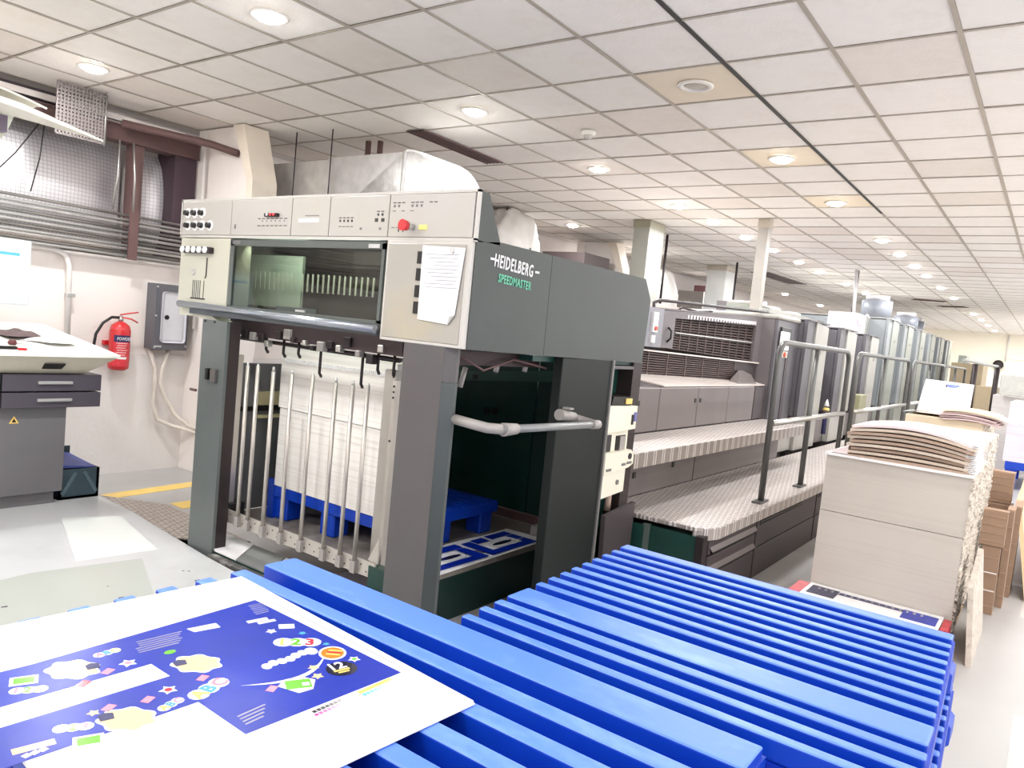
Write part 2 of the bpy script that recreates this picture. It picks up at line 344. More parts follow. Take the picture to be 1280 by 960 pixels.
# ceiling
ceil = struct('ceiling', MB().box(X0, X1, Y0, Y1+0.6, CH+0.05, CH+0.12), greywall)
PX, PY, GX, GY = 0.622, 0.585, 0.455, 0.0
tme = {}
def tile_mesh(m):
    if m.name not in tme:
        b = MB().box(-PX/2+0.013, PX/2-0.013, -PY/2+0.013, PY/2-0.013, 0, 0.012); o = b.build('ceiling_tile', m); tme[m.name] = o.data; bpy.data.objects.remove(o)
    return tme[m.name]
ny0, ny1 = -6, 12
tan = {(6, 3), (9, 3), (12, 3)}
far_tiles = MB(); side_tiles = MB(); ntile = 0
holes = set()
def cell(x, y): return (int(math.floor((x-GX)/PX)), int(math.floor((y-GY)/PY)))
rnd = random.Random(3)
for i in range(-5, 55):
    for j in range(ny0, ny1):
        cx, cy = GX+PX*(i+0.5), GY+PY*(j+0.5)
        if cx+PX/2 > X1 or cx-PX/2 < X0: continue
        if 1 <= i < 23 and 0 <= j and ntile < 296:
            m = tile_t if (i, j) in tan else (tile_g if rnd.random() < 0.2 else tile_m)
            o = bpy.data.objects.new('ceiling_tile', tile_mesh(m)); COL.objects.link(o); o.parent = ceil
            o.location = (cx, cy, CH+0.004+rnd.random()*0.003); o.rotation_euler = (rnd.uniform(-.003, .003), rnd.uniform(-.003, .003), 0); ntile += 1
        else:
            (far_tiles if i >= 15 else side_tiles).box(cx-PX/2+0.013, cx+PX/2-0.013, cy-PY/2+0.013, cy+PY/2-0.013, CH+0.004, CH+0.016)
o = far_tiles.build('ceiling_tile_field', tile_m, ceil); o['kind'] = 'stuff'
o = side_tiles.build('ceiling_tile_field', tile_m, ceil); o['kind'] = 'stuff'
for j in range(ny0, ny1+1):
    y = GY+PY*j
    b = MB()
    if j == 3:
        # worn runner: black in places
        MB().box(0.6, 8.9, y-0.013, y+0.013, CH-0.001, CH+0.003).build('ceiling_runner', tbar_d, ceil)
        b.box(X0, 0.6, y-0.012, y+0.012, CH, CH+0.004).box(8.9, X1, y-0.012, y+0.012, CH, CH+0.004)
    else: b.box(X0, X1, y-0.012, y+0.012, CH, CH+0.004)
    b.build('ceiling_runner', tbar, ceil)
for i in range(-5, 55):
    x = GX+PX*i
    if x < X0 or x > X1: continue
    MB().box(x-0.009, x+0.009, Y0, Y1+0.02, CH+0.0003, CH+0.0035).build('cross_tee', tbar, ceil)
# ---- downlights (each carries its own lamp)
ring_m = mat('downlight_ring', (235, 230, 222), 0.4)
dl_ring = MB().lathe((0, 0, 0), [(0.075, 0.0), (0.11, 0.0), (0.112, -0.006), (0.10, -0.012), (0.082, -0.012), (0.075, 0.0)], 24).build('ring', ring_m)
dl_lens = MB().lathe((0, 0, 0), [(0.078, 0.0), (0.077, -0.012), (0.066, -0.026), (0.04, -0.036), (0.0005, -0.04)], 24).build('lens', lamp_m)
dl_off = MB().lathe((0, 0, 0), [(0.078, 0.0), (0.06, -0.004), (0.03, -0.012), (0.0005, -0.014)], 24).build('lens', mat('lamp_off', (190, 182, 170), 0.3, 0.3))
ring_me, lens_me, off_me = dl_ring.data, dl_lens.data, dl_off.data
for q in (dl_ring, dl_lens, dl_off): bpy.data.objects.remove(q)
def downlight(x, y, label, lit=True, group=None, power=1.0):
    t = thing('downlight', label, 'ceiling light', (x, y, CH), group)
    for nm, me in (('ring', ring_me), ('lens', lens_me if lit else off_me)):
        o = bpy.data.objects.new(nm, me); COL.objects.link(o); o.parent = t
    if lit:
        ld = bpy.data.lights.new('downlight_lamp', 'AREA'); ld.shape = 'DISK'; ld.size = 0.15; ld.energy = LAMP_W*power*(1.0 if x < 8.5 else (1.1 if x < 25 else 3.2)); ld.color = (0.97, 0.985, 1.0)
        lo = bpy.data.objects.new('downlight_lamp', ld); COL.objects.link(lo); lo.parent = t; lo.location = (0, 0, -0.045)
    return t
G3 = 'recessed ceiling downlights in rows'
ords = ['nearest', 'second', 'third', 'fourth', 'fifth', 'sixth', 'seventh', 'eighth', 'ninth', 'tenth', 'eleventh', 'twelfth', 'thirteenth', 'fourteenth', 'fifteenth', 'sixteenth']
downlight(4.48, 2.047, 'unlit recessed downlight in a tan ceiling tile', lit=False, group=G3)
for k, x in enumerate([6.364, 8.25, 10.75, 12.07, 13.45, 14.8, 16.8, 19.0, 23.7, 26.2, 28.9, 31.8]):
    downlight(x, 2.07, 'round lit downlight, %s in the row right of the dark ceiling seam line' % ords[k], group=G3)
for k, x in enumerate([2.63, 4.47, 6.38, 8.27, 9.35, 10.6, 11.88, 13.3, 14.73, 16.84, 18.85]):
    downlight(x, 3.82, 'round lit downlight, %s in the middle row above the printing press' % ords[k], group=G3)
for k, x in enumerate([2.69, 9.57, 12.1, 16.0, 20.3, 23.9]):
    downlight(x, 6.08 if k else 6.02, 'round lit downlight, %s in the row along the left wall' % ords[k], group=G3)
G4 = 'unseen downlights added for even light'  # lamp rows outside the view, added to even out the brightness
for x in (0.77, -1.2):
    for y in (3.82, 2.05, 6.05): downlight(x, y, 'added unseen recessed downlight behind the viewer', group=G4)
for x in (-1.2, 0.77, 2.63, 4.5, 6.38, 8.25, 10.7, 13.4, 16.8, 21, 26, 31):
    for y in (-0.3, -2.05): downlight(x, y, 'added unseen recessed downlight over the right aisle', group=G4, power=0.3 if x < 6 else 0.55)
# smoke detector
t = thing('smoke_detector', 'small white smoke detector on a ceiling tile', 'smoke detector', (5.21, 3.25, CH))
MB().lathe((5.21, 3.25, CH), [(0.06, 0), (0.06, -0.02), (0.045, -0.035)], 18).build('base', ring_m, t)
MB().lathe((5.21, 3.25, CH-0.035), [(0.035, 0), (0.03, -0.02), (0.012, -0.024)], 18).build('sensor', mat('detector_grey', (200, 196, 190), 0.5), t)
# slot air vents
def vent(x0, y0, x1, y1, wd, label):
    t = thing('ceiling_vent', label, 'air vent', ((x0+x1)/2, (y0+y1)/2, CH), 'dark slot air vents in the ceiling')
    d = Vector((x1-x0, y1-y0, 0)); L_ = d.length; d.normalize(); n = Vector((-d.y, d.x, 0))
    def strip(a0, a1, n0, n1, z0, z1, nm, m):
        A = Vector((x0, y0, 0)); q = [A+d*a0+n*n0, A+d*a1+n*n0, A+d*a1+n*n1, A+d*a0+n*n1]
        MB().hexa([(p.x, p.y, z0) for p in q], [(p.x, p.y, z1) for p in q]).build(nm, m, t)
    strip(0, L_, -wd/2, wd/2, CH-0.006, CH-0.002, 'backing', black)
    strip(0, L_, -wd/2-0.015, -wd/2, CH-0.012, CH-0.001, 'frame', brownst); strip(0, L_, wd/2, wd/2+0.015, CH-0.012, CH-0.001, 'frame', brownst)
    for k in (-1, 0, 1): strip(0.02, L_-0.02, k*wd/4-0.006, k*wd/4+0.006, CH-0.014, CH-0.004, 'slat', brownst)
vent(4.76, 4.72, 5.95, 4.76, 0.17, 'dark slot air vent above the curved metal duct')
vent(15.2, 5.1, 17.4, 4.95, 0.35, 'long black slot vent between the far light rows')
vent(19.9, 3.0, 20.2, 2.35, 0.25, 'far black slot vent beside the row of downlights')
vent(21.7, 2.65, 21.5, 2.05, 0.25, 'farthest small black slot vent on the ceiling')
# wall piers and columns
t = thing('wall_pier', 'cream wall pier with slanted edge behind the press delivery', 'pillar', (4.2, 6.6, 0), 'wall piers')
MB().poly([(4.14, 7.0, 0), (4.14, 6.32, 0), (4.14, 6.12, 1.6), (4.14, 6.12, 2.8), (4.14, 6.38, CH-0.01), (4.14, 7.0, CH-0.01)], (0.20, 0, 0)).build('pier_body', cream, t)
MB().poly([(4.10, 6.12, 1.6), (4.10, 6.03, 1.6), (4.10, 6.03, 2.8), (4.10, 6.22, CH-0.01), (4.10, 6.38, CH-0.01), (4.10, 6.12, 2.8)], (0.26, 0, 0)).build('edge_strip', mat('pier_edge_cream', (236, 224, 208), 0.7), t)
MB().cyl((4.09, 6.8, 1.4), (4.09, 6.8, 3.25), 0.012).build('conduit', greywall, t)
dup(t, (11.3, 6.6, 0), 'cream wall pier with slanted edge seen past the dark green side panel')
def column(x, y, sx, sy, label, m, m2, z0=0.0):
    t = thing('column', label, 'column', (x, y, z0))
    MB().box(x, x+sx, y, y+sy, z0, CH-0.02).build('shaft', m, t)
    MB().box(x-0.01, x+sx+0.01, y-0.01, y+sy+0.01, CH-0.1, CH-0.001).build('collar', m2, t)
colm = mat('column_grey_gloss', (156, 156, 148), 0.35, 0.2, 0.05, 2, 0.1, 4)
column(9.2, 4.63, 0.45, 0.23, 'square grey-green glossy column behind the dark green side panel', colm, mat('column_collar', (140, 136, 118), 0.4))
column(14.2, 5.42, 0.6, 0.38, 'pale glossy square column farther back along the press', mat('column_pale', (200, 200, 198), 0.35, 0.1, 0.03, 3, 0.3, 3), tbar)
column(9.2, 3.05, 0.12, 0.12, 'slim pale grey square post from the press roof up to the ceiling', mat('slim_post', (165, 160, 153), 0.4, 0.1), tbar, 2.156)

# ================================================================== LEFT WALL THINGS
t = thing('pipe_rack', 'bundle of horizontal steel pipes running along the left wall', 'pipes', (2.0, 6.9, 2.2))
zs = [2.40, 2.355, 2.32, 2.28, 2.245, 2.205, 2.17, 2.13, 2.10, 2.07, 2.04]
pm = [steel, alu, galv]
for k, z in enumerate(zs):
    MB().cyl((-0.8, 6.90-0.012*(k % 3), z), (4.10, 6.90-0.012*(k % 3), z-0.03), 0.013, seg=10).build('pipe', pm[k % 3], t)
MB().box(3.44, 3.52, 6.84, 6.86, 1.98, 2.43).build('bracket', brownst, t)
MB().box(1.0, 1.08, 6.84, 6.86, 1.98, 2.43).build('bracket', brownst, t)
t = thing('wall_conduit', 'bent grey conduit running down the wall beside the extinguisher', 'pipe', (3.0, 6.96, 1.5))
MB().tube([(2.3, 6.95, 1.99), (2.8, 6.95, 2.0), (2.9, 6.95, 1.99), (2.97, 6.95, 1.95), (3.0, 6.95, 1.86), (3.02, 6.95, 1.12)], 0.022).build('pipe', greywall, t)
MB().box(2.99, 3.05, 6.92, 6.99, 1.6, 1.63).build('clip', alu, t)
t = thing('steel_beam', 'red-brown steel beam under the ceiling edge at the left wall', 'beam', (3.0, 6.9, 3.05))
MB().box(-0.8, 4.12, 6.95, 7.10, 3.03, 3.15).box(-0.8, 4.12, 6.93, 7.12, 3.15, 3.16).box(-0.8, 4.12, 6.93, 7.12, 3.02, 3.03).build('beam', brownst, t)
MB().tube([(3.3, 6.8, 3.14), (4.0, 6.55, 3.12), (4.12, 6.3, 3.05)], 0.035).build('brace', brownst, t)
MB().box(-0.8, 3.3, 7.12, 7.2, 3.17, 3.30).build('backing', mat('dark_recess_panel', (96, 86, 92), 0.7), t)
MB().box(1.6, 4.0, 7.0, 7.05, 3.2, 3.25).build('pale_strip', cream, t)
# perforated plate
t = thing('perforated_plate', 'hanging perforated grey metal plate under the ceiling', 'metal plate', (2.9, 6.65, 3.0))
b = MB()
x0, x1, z0, z1, nx, nz = 2.71, 3.09, 2.90, 3.30, 14, 14
sx, sz = (x1-x0)/nx, (z1-z0)/nz
for i in range(nx+1): b.box(x0+i*sx-0.006, x0+i*sx+0.006, 6.64, 6.65, z0, z1)
for j in range(nz+1): b.box(x0, x1, 6.645, 6.655, z0+j*sz-0.008, z0+j*sz+0.008)
b.build('perforated_sheet', mat('perforated_grey', (128, 120, 118), 0.5, 0.4), t)
MB().cyl((3.08, 6.63, 2.88), (3.08, 6.63, CH), 0.006, seg=6).build('hanger', steel, t)
for k, (xa, xb, za) in enumerate(((2.68, 2.3, 2.42), (2.7, 2.63, 2.42), (3.3, 3.28, 2.4), (3.42, 3.46, 2.4))):
    tag(MB().tube([(xa, 6.82, 3.0), ((xa+xb)/2+0.02, 6.84, 2.7), (xb, 6.84, za)], 0.009 if k > 1 else 0.005, 6).build('hanging_cable', steel if k > 1 else black),
        ['thin black cable hanging slanted in front of the foil', 'thin black cable hanging straight under the perforated plate', 'grey pipe drop to the right of the perforated plate', 'second grey pipe drop beside the brown upright'][k], 'cable', 'cables and drops on the foil wall')
# fire extinguisher
ex, ey = 3.43, 6.88
t = thing('fire_extinguisher', 'red powder fire extinguisher with black hose on the wall', 'fire extinguisher', (ex, ey, 0.98))
MB().lathe((ex, ey, 0.98), [(0.06, 0), (0.085, 0.02), (0.088, 0.05), (0.088, 0.36), (0.075, 0.405), (0.045, 0.43), (0.025, 0.44)], 24).build('cylinder', red, t)
MB().lathe((ex, ey, 1.42), [(0.022, 0), (0.022, 0.03), (0.014, 0.035), (0.014, 0.055)], 12).build('valve', steel, t)
MB().tube([(ex-0.01, ey, 1.48), (ex+0.06, ey-0.03, 1.50), (ex+0.14, ey-0.03, 1.515)], 0.007, 6).tube([(ex, ey, 1.46), (ex+0.08, ey-0.03, 1.45), (ex+0.14, ey-0.03, 1.42)], 0.007, 6).build('lever', red, t)
MB().tube([(ex-0.02, ey, 1.455), (ex-0.09, ey-0.02, 1.455), (ex-0.17, ey-0.03, 1.40), (ex-0.225, ey-0.03, 1.30), (ex-0.24, ey-0.03, 1.18), (ex-0.24, ey-0.03, 1.10)], 0.013, 8).build('hose', black, t)
def curved(b, r, a0, a1, z0, z1, n=10):
    for i in range(n):
        p = [a0+(a1-a0)*i/n, a0+(a1-a0)*(i+1)/n]
        q = [(ex+r*math.sin(a), ey-r*math.cos(a)) for a in p]
        v = [b.bm.verts.new(c) for c in ((q[0][0], q[0][1], z0), (q[1][0], q[1][1], z0), (q[1][0], q[1][1], z1), (q[0][0], q[0][1], z1))]
        b.bm.faces.new(v)
    return b
curved(MB(), 0.0890, -1.0, 0.75, 1.24, 1.30).build('label_band', navy, t)
lab = curved(MB(), 0.0888, -1.0, 0.75, 1.02, 1.24).build('label_panel', mat('label_red', (214, 60, 70), 0.4, 0, 0.2, 60), t)
for k in range(7): curved(MB(), 0.0892, -0.75+0.1*(k % 2), 0.35-0.1*(k % 3), 1.225-0.021*k, 1.233-0.021*k).build('text_line', mat('label_pink', (240, 190, 190), 0.5), t)
curved(MB(), 0.0893, -0.6, 0.3, 1.085, 1.105).build('text_line', paperw, t)
tx = Vector((math.cos(-0.55), math.sin(-0.55)))
text_mesh('lettering', 'POWDER', 0.042, paperw, t, (ex-0.068, ey-0.0905, 1.255), (1, 0.0, 0), (0, 0, 1), 0.001, 0.75)
MB().box(ex-0.10, ex+0.10, 6.96, 7.0, 1.2, 1.24).build('wall_bracket', red, t)
MB().box(ex-0.16, ex-0.08, 6.97, 6.99, 1.02, 1.13).build('hose_tag', red, t)
# electrical box
t = thing('electrical_box', 'grey wall electrical box with a white door and two cables', 'electrical box', (3.88, 6.95, 1.2))
MB().box(3.715, 4.06, 6.84, 7.0, 1.18, 1.80, 0.006).build('body', boxgrey, t)
d_ = MB().box(3.78, 4.02, 6.828, 6.842, 1.25, 1.73, 0.03, 3).build('door', mat('box_door', (206, 206, 212), 0.5), t)
MB().cyl((3.83, 6.82, 1.49), (3.83, 6.83, 1.49), 0.022).build('lock', black, d_)
MB().box(3.73, 3.80, 6.835, 6.841, 1.205, 1.22).build('nameplate', alu, t)
for (xx, zz) in ((3.73, 1.77), (3.73, 1.5), (3.73, 1.2), (4.04, 1.22), (4.04, 1.77)): MB().cyl((xx, 6.83, zz), (xx, 6.842, zz), 0.008, seg=8).build('screw', alu, t)
cb = mat('cable_white', (222, 214, 204), 0.5)
tag(MB().tube([(3.74, 6.93, 1.18), (3.80, 6.93, 1.0), (3.81, 6.93, 0.85), (3.80, 6.93, 0.65), (3.85, 6.92, 0.5), (3.98, 6.88, 0.44), (4.12, 6.7, 0.40), (4.14, 6.1, 0.38)], 0.02, 8).build('wall_cable', cb), 'left thick white cable curving down below the grey electrical box', 'cable', 'cables below the electrical box')
tag(MB().tube([(3.92, 6.92, 1.18), (3.86, 6.91, 1.0), (3.85, 6.91, 0.86), (3.90, 6.90, 0.72), (4.0, 6.88, 0.55), (4.1, 6.78, 0.45), (4.14, 6.4, 0.42)], 0.02, 8).build('wall_cable', cb), 'right thick white cable slanting towards the press below the electrical box', 'cable', 'cables below the electrical box')
MBt = MB().box(3.77, 3.87, 6.93, 6.99, 1.03, 1.045)
tag(MB().box(4.36, 4.48, 6.90, 7.0, 1.75, 1.95).build('wall_bracket', brownst), 'small brown bracket above the electrical box by the pier', 'bracket')

# ================================================================== OPERATOR PLATFORM + CONSOLE
pf = thing('operator_platform', 'raised pale grey painted floor platform in front of the press', 'platform', (1.0, 4.0, 0))
MB().poly([(-2.9, 2.15, 0.0), (2.50, 2.15, 0.0), (2.57, 3.6, 0.0), (2.60, 4.0, 0.0), (2.74, 5.2, 0.0), (2.76, 5.75, 0.0), (2.6, 6.9, 0.0), (-2.9, 6.9, 0.0)], (0, 0, 0.15)).build('deck', plat_m, pf)
pp = mat('platform_patch', (176, 180, 173), 0.3, 0, 0.04, 2)
pw = mat('platform_reflection', (222, 226, 222), 0.25, 0, 0.03, 2)
MB().poly([(1.3, 3.4, 0.1502), (1.95, 3.35, 0.1502), (2.3, 4.2, 0.1502), (1.75, 4.3, 0.1502), (1.0, 4.2, 0.1502)], (0, 0, 0.0006)).build('worn_patch', pp, pf)
MB().poly([(2.0, 4.35, 0.1502), (2.45, 4.3, 0.1502), (2.62, 5.1, 0.1502), (2.3, 5.25, 0.1502)], (0, 0, 0.0006)).build('reflection_patch', pw, pf)  # light reflection on the deck, painted as a pale patch
rr = random.Random(5)
for k in range(16):
    x, y, s = rr.uniform(1.1, 2.4), rr.uniform(2.8, 4.0), rr.uniform(0.008, 0.03)
    MB().poly([(x, y, 0.151), (x+s, y-s*0.3, 0.151), (x+s*1.2, y+s*0.3, 0.151), (x+s*0.2, y+s*0.4, 0.151)], (0, 0, 0.0005)).build('paint_chip', postdark, pf)
tag(MB().poly([(2.76, 5.75, 0.148), (2.74, 5.2, 0.148), (2.66, 4.45, 0.148), (3.25, 4.5, 0.01), (3.3, 5.7, 0.01)], (0, 0, -0.01)).build('ramp_plate', mat_tread('ramp_tread', (178, 168, 160), 70)), 'diamond tread steel ramp plate beside the grey platform', 'ramp')
# console
t = thing('press_console', 'press control console with white top and dark drawers at left', 'console', (2.0, 5.6, 0.15))
MB().box(0.6, 2.46, 5.62, 6.5, 0.24, 0.86, 0.004).build('cabinet', cab_m, t)
MB().box(0.62, 2.42, 5.66, 6.45, 0.15, 0.24).build('plinth', cab_m, t)
for (z0, z1) in ((0.965, 1.08), (0.85, 0.955)):
    d_ = MB().box(2.03, 2.66, 5.56, 6.3, z0, z1, 0.003).build('drawer', drawer_m, t)
    MB().box(2.24, 2.46, 5.54, 5.56, (z0+z1)/2-0.008, (z0+z1)/2+0.012, 0.003).build('handle', alu, d_)
    d_ = MB().box(1.38, 2.02, 5.565, 6.3, z0, z1, 0.003).build('drawer', mat('drawer_green', (66, 80, 78), 0.45), t)
MB().hexa([(0.6, 5.60, 1.085), (2.56, 5.60, 1.085), (2.56, 6.3, 1.085), (0.6, 6.3, 1.085)], [(0.6, 5.46, 1.205), (2.72, 5.46, 1.215), (2.66, 6.4, 1.30), (0.6, 6.4, 1.30)]).build('fascia', console_m, t)
MB().hexa([(0.6, 5.45, 1.205), (2.73, 5.45, 1.215), (2.60, 6.42, 1.36), (0.6, 6.42, 1.36)], [(0.6, 5.45, 1.225), (2.73, 5.45, 1.235), (2.60, 6.42, 1.38), (0.6, 6.42, 1.38)]).build('worktop', console_t, t)
MB().hexa([(2.26, 5.545, 1.12), (2.38, 5.545, 1.12), (2.38, 5.56, 1.12), (2.26, 5.56, 1.12)], [(2.26, 5.50, 1.16), (2.39, 5.50, 1.16), (2.39, 5.53, 1.16), (2.26, 5.53, 1.16)]).build('finger_slot', black, t)
tri = MB().poly([(2.10, 5.618, 0.74), (2.16, 5.618, 0.74), (2.13, 5.618, 0.79)], (0, 0.003, 0)).build('warning_sign', yellow, t)
MB().poly([(2.116, 5.616, 0.748), (2.144, 5.616, 0.748), (2.13, 5.616, 0.773)], (0, 0.002, 0)).build('warning_symbol', black, tri)
# things on console
def heap(name, x, y, z, rx, ry, h, m, label, cat, seed, n=14):
    r = random.Random(seed); ph = [r.uniform(0, 6.28) for _ in range(6)]
    def f(u, v):
        a = 2*math.pi*u; q = v
        rad = q*(1+0.18*math.sin(3*a+ph[0])+0.1*math.sin(5*a+ph[1]))
        hh = h*(1-q**1.6)*(1+0.3*math.sin(5*a+ph[2]+3*q)*q+0.15*math.sin(9*q+ph[3]))
        return (x+rx*rad*math.cos(a), y+ry*rad*math.sin(a), z+max(0.002, hh))
    return tag(MB().grid(f, 28, n, 0.004).build(name, m), label, cat)
def ctop(x, y): return 1.232+(y-5.45)/0.97*0.145
heap('cleaning_rag', 2.24, 5.95, ctop(2.24, 5.95)+0.004, 0.15, 0.12, 0.045, mat('rag_brown', (104, 88, 88), 0.9, 0, 0.2, 20), 'crumpled dark brown rag on the white console top', 'rag', 1)
heap('paper_wipe', 2.42, 5.80, ctop(2.42, 5.80)+0.004, 0.16, 0.14, 0.035, paperw, 'crumpled white paper wipe on the console top', 'paper', 2)
t = thing('ink_knife', 'small dark tool with a red-brown head on the console', 'tool', (2.1, 5.66, ctop(2.1, 5.66)))
z = ctop(2.1, 5.66)+0.004
MB().lathe((2.12, 5.68, z+0.0), [(0.02, 0), (0.03, 0.012), (0.02, 0.03), (0.005, 0.034)], 12).build('head', mat('tool_head', (96, 44, 44), 0.5), t)
MB().box(2.14, 2.24, 5.665, 5.68, z+0.006, z+0.012).build('blade', alu, t)
t = thing('ruler_bar', 'black bar with a red grip at the console front edge', 'ruler', (2.0, 5.5, 1.23))
MB().box(1.5, 2.10, 5.54, 5.58, ctop(0, 5.6)-0.005, ctop(0, 5.6)+0.012).build('bar', black, t)
MB().box(2.10, 2.15, 5.52, 5.56, ctop(0, 5.55)-0.005, ctop(0, 5.55)+0.012).build('grip', red, t)
# monitor
t = thing('monitor', 'pale framed monitor with a bright screen on the console', 'monitor', (1.9, 5.8, 1.3))
MB().box(1.50, 2.14, 5.50, 5.55, 1.54, 1.96, 0.008, 2).build('frame', mat('monitor_frame', (222, 228, 230), 0.4), t)
s_ = MB().box(1.53, 2.095, 5.497, 5.501, 1.58, 1.92).build('screen', screen_m, t)
MB().box(1.56, 2.07, 5.495, 5.498, 1.855, 1.875).build('title_bar', mat('ui_blue', (90, 165, 240), 0.4, emis=(90, 165, 240), es=0.6), s_)
MB().box(1.70, 2.05, 5.495, 5.498, 1.63, 1.84).build('window_pane', mat('ui_pale', (200, 226, 250), 0.4, emis=(205, 228, 250), es=0.6), s_)
MB().box(1.86, 1.96, 5.53, 5.58, ctop(0, 5.56), 1.56).build('stand', hoodm, t)
# console lamp hood
t = thing('console_lamp', 'large cream lamp hood hanging over the control console', 'lamp', (2.0, 5.4, 1.3))
MB().hexa([(0.8, 5.1, 2.80), (1.9, 5.1, 2.70), (2.42, 5.22, 2.655), (0.8, 5.7, 2.80)], [(0.8, 5.1, 2.83), (1.9, 5.1, 2.735), (2.42, 5.22, 2.665), (0.8, 5.7, 2.83)]).build('visor', hoodm, t)
MB().grid(lambda u, v: (0.8+1.25*u, 5.15+0.3*v, 2.86-0.04*u*u-0.06*u**4+0.03*math.sin(3.14*v)), 12, 4, 0.012).build('shade', hoodm, t)
MB().poly([(1.3, 5.55, 2.79), (2.02, 5.55, 2.74), (1.98, 5.55, 2.62), (1.62, 5.55, 2.1), (1.3, 5.55, 1.6)], (0, 0.08, 0)).build('arm_panel', mat('lamp_arm_grey_green', (206, 208, 192), 0.45), t)
MB().box(1.2, 1.93, 5.40, 5.48, 2.60, 2.70).build('light_tray', mat('tray_violet', (110, 98, 116), 0.5), t)
MB().box(1.2, 1.78, 5.36, 5.42, 2.545, 2.60).build('tube_lens', mat('tube_white', (255, 255, 255), 0.4, emis=(255, 252, 245), es=1.5), t)
MB().cyl((1.3, 5.6, 1.36), (1.3, 5.6, 2.8), 0.03).build('pole', alu, t)
# teal box with blue paper
t = thing('paper_box', 'dark teal open box with blue sheets beside the console', 'box', (2.65, 5.85, 0.15))
tealm = mat('teal_box', (56, 74, 82), 0.5, 0, 0.15, 8)
MB().box(2.47, 2.75, 5.70, 5.715, 0.15, 0.37).box(2.47, 2.49, 5.7, 6.2, 0.15, 0.37).box(2.73, 2.75, 5.7, 6.2, 0.15, 0.37).box(2.47, 2.75, 6.19, 6.2, 0.15, 0.45).box(2.47, 2.75, 5.7, 6.2, 0.15, 0.17).build('shell', tealm, t)
for s in (-1, 1): MB().hexa([(2.61+s*0.11, 5.69, 0.18), (2.61+s*0.13, 5.69, 0.20), (2.61+s*0.13, 5.70, 0.20), (2.61+s*0.11, 5.70, 0.18)], [(2.61+s*0.02, 5.69, 0.34), (2.61+s*0.04, 5.69, 0.35), (2.61+s*0.04, 5.70, 0.35), (2.61+s*0.02, 5.70, 0.34)]).build('brace', mat('teal_rib', (84, 104, 112), 0.5), t)
tag(MB().hexa([(2.5, 5.72, 0.38), (2.73, 5.72, 0.37), (2.73, 6.15, 0.38), (2.5, 6.15, 0.42)], [(2.5, 5.72, 0.40), (2.73, 5.72, 0.375), (2.73, 6.15, 0.40), (2.5, 6.15, 0.46)]).build('paper_sheets', mat('blue_sheets', (70, 84, 150), 0.5)), 'dark blue loose sheets lying on the teal box', 'paper')

# ================================================================== PRESS DELIVERY
D = 2.65; YR, YL = 2.20, 4.62
pd = thing('press_delivery', 'grey-green delivery end of the printing press with beige control panels', 'printing press', (3.5, 3.4, 0))
# upper fascia: box wedge plus five beige panels
MB().poly([(2.665, 2.20, 2.085), (2.665, 2.20, 2.305), (2.735, 2.20, 2.305), (2.845, 2.20, 2.10), (2.845, 2.20, 2.085)], (0, 2.42, 0)).build('fascia_housing', greygreen, pd)
MB().box(2.652, 2.668, 2.19, 4.635, 2.075, 2.09).box(2.652, 2.668, 2.19, 4.635, 2.298, 2.312).box(2.652, 2.668, 2.19, 2.205, 2.08, 2.31).box(2.652, 2.668, 4.62, 4.635, 2.08, 2.31).build('fascia_frame', beige2, pd)
seams = [4.615, 4.082, 3.515, 3.198, 2.755, 2.21]
fp = []
for a, b_ in zip(seams, seams[1:]):
    fp.append(MB().box(2.650, 2.67, b_+0.003, a-0.003, 2.092, 2.296, 0.002).build('fascia_panel', beige, pd))
def knob(y, z, par, r=0.018):
    k = MB().cyl((2.645, y, z), (2.652, y, z), r*1.75, seg=20).build('knob_dial', white, par)
    MB().cyl((2.622, y, z), (2.646, y, z), r*0.85, r*1.0, seg=16).build('knob', black, k)
for y in (4.55, 4.47, 4.39): knob(y, 2.225, fp[0])
for y in (4.54, 4.46, 4.385, 4.30): knob(y, 2.148, fp[0])
pict = mat('pictogram_grey', (120, 118, 118), 0.5); pictd = mat('pictogram_dark', (50, 48, 50), 0.5)
def marks(par, ys, z, wd=0.022, h=0.004, m=None):
    b = MB()
    for y in ys: b.box(2.6485, 2.6505, y-wd/2, y+wd/2, z, z+h)
    b.build('button_marks', m or pictd, par)
MB().box(2.63, 2.65, 3.62, 3.74, 2.195, 2.215, 0.003).build('switch_row', darkmech, fp[1])
for k, y in enumerate((3.645, 3.675, 3.705)): MB().cyl((2.622, y, 2.205), (2.632, y, 2.205), 0.008, seg=10).build('lamp_button', (red, red, alu)[k], fp[1])
marks(fp[1], [3.565+0.04*k for k in range(7)], 2.185, 0.026); marks(fp[1], [3.575+0.04*k for k in range(6)], 2.17, 0.01, 0.007, pict); marks(fp[1], [3.565+0.04*k for k in range(7)], 2.145, 0.026)
MB().box(2.6485, 2.651, 4.03, 4.045, 2.13, 2.155).build('small_lock', pict, fp[1])
MB().box(2.648, 2.651, 3.28, 3.45, 2.165, 2.185).build('white_label', white, fp[2])
marks(fp[2], [3.29+0.02*k for k in range(6)], 2.197, 0.012, 0.006, pict)
marks(fp[3], [3.02, 3.05, 3.08, 3.11], 2.185, 0.02); marks(fp[3], [3.02, 3.05, 3.08, 3.11], 2.165, 0.01, 0.012); marks(fp[3], [3.02, 3.05, 3.08, 3.11], 2.14, 0.02, 0.004, pict)
marks(fp[3], [2.80, 2.83], 2.215, 0.02); marks(fp[3], [2.80, 2.83], 2.195, 0.012, 0.012); marks(fp[3], [2.795, 2.84], 2.165, 0.022, 0.018); marks(fp[3], [2.81, 2.95], 2.125, 0.014, 0.012, pict)
